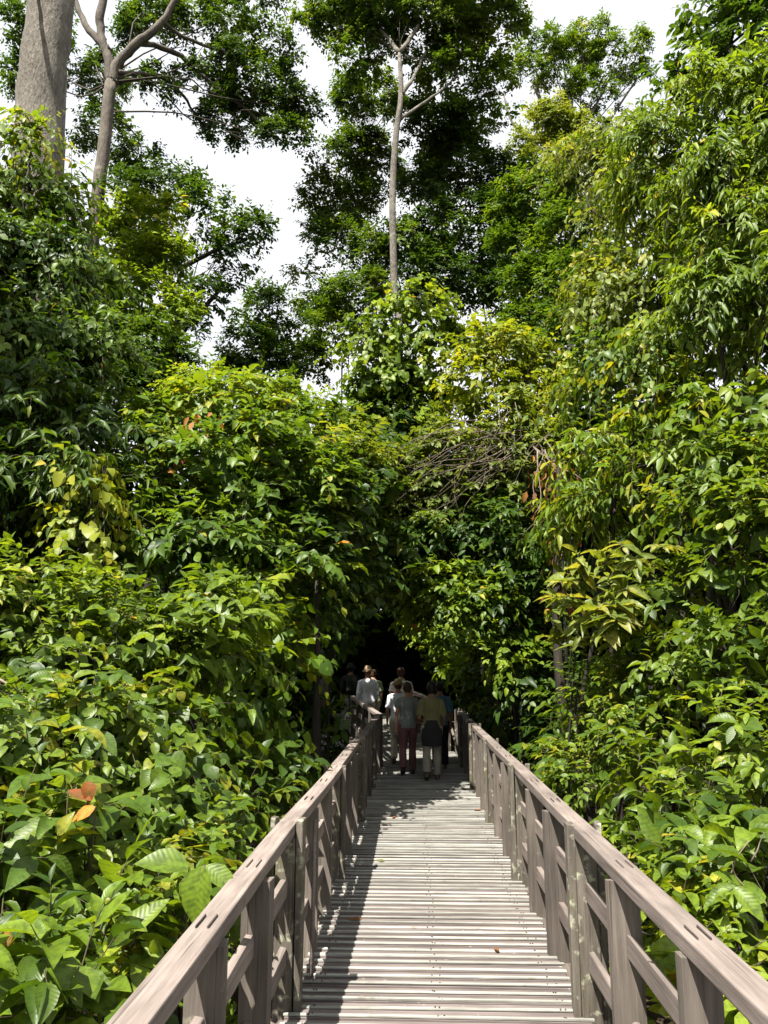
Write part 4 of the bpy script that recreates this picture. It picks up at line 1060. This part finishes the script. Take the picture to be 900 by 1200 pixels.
def fuse(name, bm, mat, root, voxel=0.010, smooth=4):
    bmesh.ops.recalc_face_normals(bm, faces=bm.faces)
    me = bpy.data.meshes.new(name); bm.to_mesh(me); bm.free()
    o = bpy.data.objects.new(name, me); COL.objects.link(o)
    if voxel:
        r = o.modifiers.new('remesh', 'REMESH'); r.mode = 'VOXEL'; r.voxel_size = voxel
    if smooth:
        s = o.modifiers.new('smooth', 'SMOOTH'); s.iterations = smooth; s.factor = 0.5
    dg = bpy.context.evaluated_depsgraph_get()
    ev = o.evaluated_get(dg)
    me2 = bpy.data.meshes.new_from_object(ev, depsgraph=dg)
    o.modifiers.clear(); o.data = me2; bpy.data.meshes.remove(me)
    me2.name = name
    me2.materials.clear()
    for m in (mat if isinstance(mat, (list, tuple)) else [mat]): me2.materials.append(m)
    me2.polygons.foreach_set('use_smooth', [True] * len(me2.polygons))
    if root is not None: o.parent = root
    return o


SKIN = flat_mat('skin', (0.36, 0.19, 0.125), rough=0.55, bump=0.05)
SKIN_TAN = flat_mat('tanned_skin', (0.24, 0.115, 0.07), rough=0.55, bump=0.05)
SHOE = flat_mat('shoe_leather', (0.025, 0.02, 0.018), rough=0.6)
SHOE_TAN = flat_mat('tan_shoe', (0.12, 0.08, 0.05), rough=0.7)


def person(label, loc, heading, H, shirt, trousers, hair, skin=SKIN, step=0.16, build=1.0, sleeve=0.6, hat=None, sweater=None, arm_l=(0, 0), arm_r=(0, 0),
           hair_len=0.0, hips=1.0, shoe=SHOE, pack=None, group='walkers on the boardwalk', turn=0.0):
    root = tag(empty('person', loc), label, 'person', group)
    root.rotation_euler = (0, 0, heading)
    k = H / 1.72
    S = lambda x, y, z: Vector((x * k, y * k, z * k))
    b = build * k
    # joints: the walker faces +Y; right leg steps ahead by step, left trails
    legs = {}
    for sx, st in ((1, step), (-1, -step)):
        hip = S(sx * 0.088 * hips, 0, 0.90)
        ank = S(sx * 0.095, st * 1.25, 0.085 + (0.055 if st < 0 else 0))
        knee = S(sx * 0.095, st * 0.62 + 0.045, 0.49)
        legs[sx] = (hip, knee, ank, st)
    arms = {}
    for sx, (sw, el) in ((1, arm_r), (-1, arm_l)):
        sh = S(sx * 0.168 * build, -0.004, 1.372)
        elb = sh + S(sx * 0.055, -0.03 + sw * 0.5, -0.285)
        wr = elb + S(sx * (0.012 - 0.09 * max(0, el)), 0.055 + sw + el * 0.17, -0.245 + el * 0.15)
        arms[sx] = (sh, elb, wr)

    def leg_rings(sx, g):
        hip, knee, ank, st = legs[sx]
        m1, m2 = hip.lerp(knee, 0.5), knee.lerp(ank, 0.35)
        return [(hip + S(0, 0, 0.05), 0.088 * b * hips + g, 0.095 * b + g), (hip.lerp(knee, 0.2), 0.086 * b * hips + g, 0.088 * b + g), (m1, 0.072 * b + g, 0.075 * b + g), (knee, 0.054 * b + g, 0.056 * b + g),
                (m2 + S(0, -0.012, 0), 0.051 * b + g, 0.055 * b + g), (knee.lerp(ank, 0.75), 0.038 * b + g, 0.040 * b + g)]

    def torso_rings(g, z0=0.84, z1=1.5):
        R = [(0.84, 0.150 * hips, 0.105, 0), (0.92, 0.168 * hips, 0.118, -0.012), (1.0, 0.155 * hips, 0.108, -0.006), (1.08, 0.142, 0.098, 0.004), (1.18, 0.152, 0.106, 0.006), (1.28, 0.164, 0.115, -0.004), (1.35, 0.166, 0.105, -0.012), (1.405, 0.138, 0.085, -0.016), (1.445, 0.094, 0.066, -0.014), (1.475, 0.066, 0.058, -0.010), (1.495, 0.056, 0.055, -0.006)]
        return [(S(0, dy, z), rx * b + g, ry * b + g) for z, rx, ry, dy in R if z0 <= z <= z1]

    # body, one continuous surface
    bm = bmesh.new()
    loft(bm, torso_rings(0) + [(S(0, 0.006, 1.54), 0.052 * k, 0.054 * k), (S(0, 0.012, 1.575), 0.056 * k, 0.066 * k)])
    hd = [(-0.118, 0.030, 0.040, 0.040), (-0.10, 0.048, 0.066, 0.026), (-0.06, 0.064, 0.086, 0.010), (0.0, 0.075, 0.096, 0.0), (0.05, 0.073, 0.094, -0.004), (0.09, 0.056, 0.072, -0.006), (0.112, 0.026, 0.034, -0.006)]
    hz = 1.61
    Rt = Matrix.Rotation(turn, 3, 'Z')
    hp = lambda x, y, z: S(*(Rt @ Vector((x, y, 0)))[:2], hz + z) + S(0, 0.016, 0)
    loft(bm, [(hp(0, dy, z), rx * k, ry * k) for z, rx, ry, dy in hd])
    loft(bm, [(hp(0, 0.085, 0.012), 0.010 * k, 0.008 * k), (hp(0, 0.108, -0.022), 0.015 * k, 0.014 * k), (hp(0, 0.09, -0.034), 0.013 * k, 0.01 * k)], 8)     # nose
    for sx in (1, -1):
        loft(bm, [(hp(sx * 0.070, -0.004, -0.036), 0.010 * k, 0.014 * k), (hp(sx * 0.082, -0.012, 0.0), 0.012 * k, 0.020 * k), (hp(sx * 0.078, -0.012, 0.026), 0.010 * k, 0.016 * k)], 8)   # ears
        loft(bm, leg_rings(sx, 0.0) + [(legs[sx][2], 0.034 * b, 0.038 * b)])
        ank, st = legs[sx][2], legs[sx][3]
        tip = -0.06 if st < 0 else 0.02
        loft(bm, [(ank + S(0, -0.055, -0.035), 0.028 * k, 0.028 * k), (ank + S(0, 0.02, -0.035), 0.036 * k, 0.036 * k), (ank + S(0, 0.10, -0.05 + tip * 0.5), 0.040 * k, 0.026 * k), (ank + S(0, 0.165, -0.055 + tip), 0.030 * k, 0.016 * k)])
        sh, elb, wr = arms[sx]
        loft(bm, [(sh + S(-sx * 0.055, 0, 0.022), 0.036 * b, 0.045 * b), (sh, 0.052 * b, 0.056 * b), (sh.lerp(elb, 0.35), 0.046 * b, 0.049 * b), (elb, 0.037 * b, 0.038 * b), (elb.lerp(wr, 0.3), 0.037 * b, 0.038 * b), (wr, 0.024 * b, 0.028 * b)])
        d = (wr - elb).normalized()
        side = Vector((0, 1, 0)) - d * d.y; side.normalize()
        pm = wr + d * 0.085 * k
        loft(bm, [(wr, 0.020 * k, 0.028 * k), (wr + d * 0.04 * k, 0.019 * k, 0.042 * k), (pm, 0.016 * k, 0.042 * k)], 10)
        inw = Vector((-sx, 0, 0)) - d * (-sx * d.x); inw.normalize()
        for q, (o_, ln) in enumerate(((0.032, 0.072), (0.011, 0.082), (-0.011, 0.076), (-0.031, 0.060))):
            a0 = wr + d * 0.075 * k + side * o_ * k
            a1 = a0 + d * ln * 0.5 * k + inw * 0.008 * k
            a2 = a1 + d * ln * 0.42 * k + inw * 0.030 * k
            loft(bm, [(a0, 0.0095 * k, 0.0095 * k), (a1, 0.0088 * k, 0.0088 * k), (a2, 0.0065 * k, 0.0065 * k)], 7)
        t0 = wr + d * 0.025 * k + side * 0.034 * k
        t1 = t0 + (side * 0.7 + d + inw * 0.4).normalized() * 0.042 * k
        loft(bm, [(t0, 0.013 * k, 0.013 * k), (t1, 0.011 * k, 0.011 * k), (t1 + d * 0.032 * k, 0.008 * k, 0.008 * k)], 7)
    fuse('body', bm, skin, root, 0.0075, 3)
    # shirt with sleeves, hem over the hips
    bm = bmesh.new()
    g = 0.013
    rings = torso_rings(g, 0.9, 1.47)
    loft(bm, [(S(0, -0.006, 0.895), 0.172 * b * hips + g, 0.120 * b + g)] + rings)
    for sx in (1, -1):
        sh, elb, wr = arms[sx]
        end = sh.lerp(elb, sleeve) if sleeve <= 1 else elb.lerp(wr, sleeve - 1)
        rr = [(sh + S(-sx * 0.06, 0, 0.022), 0.040 * b + g, 0.052 * b + g), (sh, 0.053 * b + g, 0.060 * b + g), (sh.lerp(end, 0.5), 0.056 * b + g, 0.059 * b + g)]
        if sleeve > 1: rr += [(elb, 0.042 * b + g, 0.044 * b + g)]
        rr += [(end, (0.054 if sleeve <= 1 else 0.034) * b + g, (0.057 if sleeve <= 1 else 0.036) * b + g)]
        loft(bm, rr)
    fuse('shirt', bm, shirt, root, 0.009, 3)
    bm = bmesh.new()
    g = 0.016
    loft(bm, [(S(0, 0, 0.80), 0.10 * b, 0.085 * b)] + torso_rings(0.006, 0.83, 1.01))
    for sx in (1, -1):
        hip, knee, ank, st = legs[sx]
        rr = leg_rings(sx, g)[:4] + [(knee.lerp(ank, 0.4) + S(0, -0.012, 0), 0.060 * b + g, 0.062 * b + g), (knee.lerp(ank, 0.8), 0.056 * b + g, 0.058 * b + g), (knee.lerp(ank, 0.97), 0.056 * b + g, 0.060 * b + g)]
        loft(bm, rr)
    fuse('trousers', bm, trousers, root, 0.010, 3)
    for sx in (1, -1):
        ank, st = legs[sx][2], legs[sx][3]
        tip = -0.06 if st < 0 else 0.02
        bm = bmesh.new()
        loft(bm, [(ank + S(0, -0.075, -0.030), 0.026 * k, 0.036 * k), (ank + S(0, -0.03, -0.028), 0.043 * k, 0.050 * k), (ank + S(0, 0.03, -0.030), 0.046 * k, 0.050 * k), (ank + S(0, 0.11, -0.05 + tip * 0.5), 0.051 * k, 0.036 * k), (ank + S(0, 0.185, -0.056 + tip), 0.036 * k, 0.024 * k)])
        fuse('shoe', bm, shoe, root, 0.009, 2)
    # hair: over the back and crown of the head
    if hair is not None:
        bm = bmesh.new()
        loft(bm, [(hp(0, -0.030, -0.085 - hair_len), 0.050 * k, 0.052 * k), (hp(0, -0.024, -0.045 - hair_len * 0.4), 0.078 * k, 0.078 * k), (hp(0, -0.018, 0.0), 0.087 * k, 0.092 * k), (hp(0, -0.008, 0.05), 0.086 * k, 0.102 * k), (hp(0, -0.006, 0.095), 0.066 * k, 0.080 * k), (hp(0, -0.006, 0.124), 0.030 * k, 0.036 * k)])
        fuse('hair', bm, hair, root, 0.009, 3)
    if hat is not None:
        bm = bmesh.new()
        loft(bm, [(hp(0, -0.02, 0.008), 0.145 * k, 0.160 * k), (hp(0, -0.02, 0.034), 0.140 * k, 0.155 * k), (hp(0, -0.01, 0.048), 0.092 * k, 0.112 * k), (hp(0, -0.008, 0.10), 0.086 * k, 0.105 * k), (hp(0, -0.006, 0.140), 0.066 * k, 0.082 * k), (hp(0, -0.006, 0.152), 0.030 * k, 0.04 * k)], 20)
        fuse('hat', bm, hat, root, 0.007, 2)
    if sweater is not None:
        bm = bmesh.new()                                        # knotted round the waist, hanging behind to mid thigh
        loft(bm, [(S(0, -0.055, 0.60), 0.175 * k, 0.060 * k), (S(0, -0.060, 0.72), 0.192 * k, 0.085 * k), (S(0, -0.030, 0.86), 0.192 * k, 0.125 * k), (S(0, -0.008, 0.98), 0.172 * k, 0.128 * k), (S(0, 0, 1.045), 0.158 * k, 0.118 * k)])
        loft(bm, [(S(-0.13, 0.06, 1.0), 0.035 * k, 0.035 * k), (S(0, 0.135, 0.98), 0.04 * k, 0.035 * k), (S(0.13, 0.06, 1.0), 0.035 * k, 0.035 * k)], 8)
        for sx in (1, -1):
            loft(bm, [(S(sx * 0.01, 0.145, 0.98), 0.03 * k, 0.03 * k), (S(sx * 0.05, 0.16, 0.84), 0.035 * k, 0.03 * k), (S(sx * 0.07, 0.15, 0.68), 0.028 * k, 0.024 * k)], 8)
        fuse('sweater', bm, sweater, root, 0.010, 3)
    if pack is not None:
        bm = bmesh.new()
        loft(bm, [(S(0, -0.20, 1.0), 0.13 * k, 0.07 * k), (S(0, -0.215, 1.06), 0.155 * k, 0.095 * k), (S(0, -0.205, 1.3), 0.150 * k, 0.085 * k), (S(0, -0.18, 1.42), 0.11 * k, 0.05 * k)], 16)
        for sx in (1, -1):
            loft(bm, [(S(sx * 0.10, -0.14, 1.42), 0.024 * k, 0.01 * k), (S(sx * 0.11, 0.0, 1.475), 0.024 * k, 0.012 * k), (S(sx * 0.11, 0.12, 1.36), 0.024 * k, 0.012 * k), (S(sx * 0.13, 0.10, 1.12), 0.02 * k, 0.01 * k)], 8)
        fuse('backpack', bm, pack, root, 0.010, 3)
    return root


C_GREY = flat_mat('grey_cotton', (0.20, 0.215, 0.20), bump=0.5)
C_MAROON = flat_mat('maroon_cotton', (0.16, 0.075, 0.075), bump=0.5)
C_OLIVE = flat_mat('olive_cotton', (0.165, 0.150, 0.070), bump=0.5)
C_STONE = flat_mat('stone_cotton', (0.27, 0.25, 0.205), bump=0.5)
C_DARK = flat_mat('dark_wool', (0.022, 0.022, 0.024), bump=0.6)
C_WHITE = flat_mat('white_cotton', (0.74, 0.76, 0.82), bump=0.5)
C_PRINT = flat_mat('printed_cotton', (0.80, 0.78, 0.74), bump=0.5, pattern=(0.38, 0.37, 0.36))
C_BLUE = flat_mat('blue_cotton', (0.07, 0.15, 0.205), bump=0.5)
C_NAVY = flat_mat('navy_cotton', (0.016, 0.018, 0.026), bump=0.5)
C_SAGE = flat_mat('sage_cotton', (0.24, 0.29, 0.17), bump=0.5)
C_CREAM = flat_mat('cream_cotton', (0.50, 0.47, 0.38), bump=0.5)
C_MOSS = flat_mat('moss_cotton', (0.010, 0.012, 0.008), bump=0.5)  # moss cloth darkened in place of the shade at far left
H_BROWN = flat_mat('brown_hair', (0.060, 0.028, 0.016), rough=0.6, bump=0.6)
H_BLACK = flat_mat('black_hair', (0.012, 0.010, 0.009), rough=0.5, bump=0.6)
H_BLOND = flat_mat('sandy_hair', (0.20, 0.12, 0.06), rough=0.6, bump=0.6)
STRAW = flat_mat('straw', (0.36, 0.255, 0.15), rough=0.8, bump=0.8)
KHAKI = flat_mat('khaki_hat', (0.27, 0.20, 0.10), rough=0.85, bump=0.4)

person('person in grey short sleeved top and maroon trousers, brown hair, walking away', (-0.15, 15.05, 0.004), 0.06, 1.66, C_GREY, C_MAROON, H_BROWN, step=0.11, sleeve=0.45, arm_l=(-0.10, 0.1), arm_r=(0.08, 0.2), hips=1.08, build=0.95)
person('person in olive top with a dark sweater tied round the waist over pale trousers', (0.28, 14.35, 0.004), 0.0, 1.68, C_OLIVE, C_STONE, H_BLACK, skin=SKIN_TAN, step=0.09, sleeve=0.85, sweater=C_DARK, arm_l=(0.05, 0.9), arm_r=(0.05, 0.5), hips=1.05, hair_len=0.02, shoe=SHOE_TAN)
person('person in white shirt and khaki hat, half hidden behind the grey top', (-0.36, 16.75, 0.004), 0.08, 1.68, C_WHITE, C_CREAM, H_BROWN, step=0.15, sleeve=0.8, hat=KHAKI, arm_l=(0.05, 0.1), arm_r=(-0.05, 0.1), shoe=SHOE_TAN)
person('person in blue shirt and dark trousers close to the right railing', (0.47, 15.85, 0.004), 0.02, 1.66, C_BLUE, C_NAVY, H_BLACK, skin=SKIN_TAN, step=0.10, sleeve=0.9, arm_l=(0.05, 0.1), arm_r=(-0.05, 0.2), shoe=SHOE_TAN)
p_ = lambda Y: max(0.0, (Y - 17.25) * 0.066) + 0.004
person('person in pale printed tee with cropped hair, tallest, ahead of the close group', (-0.33, 18.6, p_(18.6)), 0.2, 1.85, C_PRINT, C_NAVY, H_BROWN, step=0.14, sleeve=0.55, arm_l=(-0.05, 0.5), arm_r=(0.05, 0.5), build=1.05)
person('person in long white shirt, straw hat and cream trousers on the rise to the left', (-1.19, 20.1, p_(20.1)), 0.24, 1.76, C_WHITE, C_CREAM, H_BLOND, step=0.08, sleeve=1.5, hat=STRAW, arm_l=(0.0, 0.1), arm_r=(0.05, 0.1), build=1.05)
person('person in sage green shirt just beyond the straw hat', (-1.09, 20.75, p_(20.75)), 0.24, 1.66, C_SAGE, C_CREAM, H_BROWN, step=0.10, sleeve=0.75, arm_l=(0.0, 0.1), arm_r=(0.05, 0.1), build=1.05)
person('person in dark moss clothes and cap with a backpack, in the shade at far left', (-1.72, 21.4, p_(21.4)), 0.24, 1.76, C_MOSS, C_DARK, H_BLACK, skin=SKIN_TAN, step=0.10, sleeve=1.4, hat=C_MOSS, pack=C_MOSS)
# ------------------------------------------------------------------ daylight
SUN = unit(np.array([-0.28, -0.48, 1.0]))
w = bpy.data.worlds.new('World'); scene.world = w
w.use_nodes = True
nt = w.node_tree; nt.nodes.clear()
N, L = nt.nodes.new, nt.links.new
out = N('ShaderNodeOutputWorld'); bg = N('ShaderNodeBackground'); bg.inputs['Strength'].default_value = 0.10
sky = N('ShaderNodeTexSky'); sky.sky_type = 'NISHITA'; sky.sun_disc = False
sky.sun_elevation = math.asin(SUN[2]); sky.sun_rotation = math.atan2(SUN[0], SUN[1])
tc = N('ShaderNodeTexCoord')
mp = N('ShaderNodeMapping'); mp.inputs['Scale'].default_value = (1, 1, 2.2); L(tc.outputs['Generated'], mp.inputs['Vector'])
nz = N('ShaderNodeTexNoise'); nz.inputs['Scale'].default_value = 2.4; nz.inputs['Detail'].default_value = 6; L(mp.outputs[0], nz.inputs['Vector'])
mr = N('ShaderNodeMapRange'); mr.inputs['From Min'].default_value = 0.3; mr.inputs['From Max'].default_value = 0.62
mr.inputs['To Min'].default_value = 0.80; mr.inputs['To Max'].default_value = 1.0
L(nz.outputs['Fac'], mr.inputs['Value'])
mx = N('ShaderNodeMixRGB'); mx.inputs['Color2'].default_value = (3.7, 3.74, 3.82, 1)      # bright thin cloud
L(mr.outputs[0], mx.inputs['Fac']); L(sky.outputs[0], mx.inputs['Color1'])
L(mx.outputs[0], bg.inputs['Color']); L(bg.outputs[0], out.inputs['Surface'])

sd = bpy.data.lights.new('sun', 'SUN'); sd.energy = 5.0; sd.angle = math.radians(0.5); sd.color = (1.0, 0.95, 0.86)
so = bpy.data.objects.new('sun', sd); COL.objects.link(so)
so.rotation_euler = Vector(tuple(SUN)).to_track_quat('Z', 'Y').to_euler()
so.location = (0, 0, 40)

vs = scene.view_settings
scene.display_settings.display_device = 'sRGB'
vs.view_transform = 'Standard'; vs.look = 'None'; vs.gamma = 1.0; vs.use_curve_mapping = False
vs.exposure = 1.65
cy = scene.cycles
cy.max_bounces = 6; cy.diffuse_bounces = 3; cy.glossy_bounces = 2; cy.transmission_bounces = 4; cy.transparent_max_bounces = 4
cy.caustics_reflective = False; cy.caustics_refractive = False
cy.sample_clamp_indirect = 6
print('LEAVES', TOTAL[0])
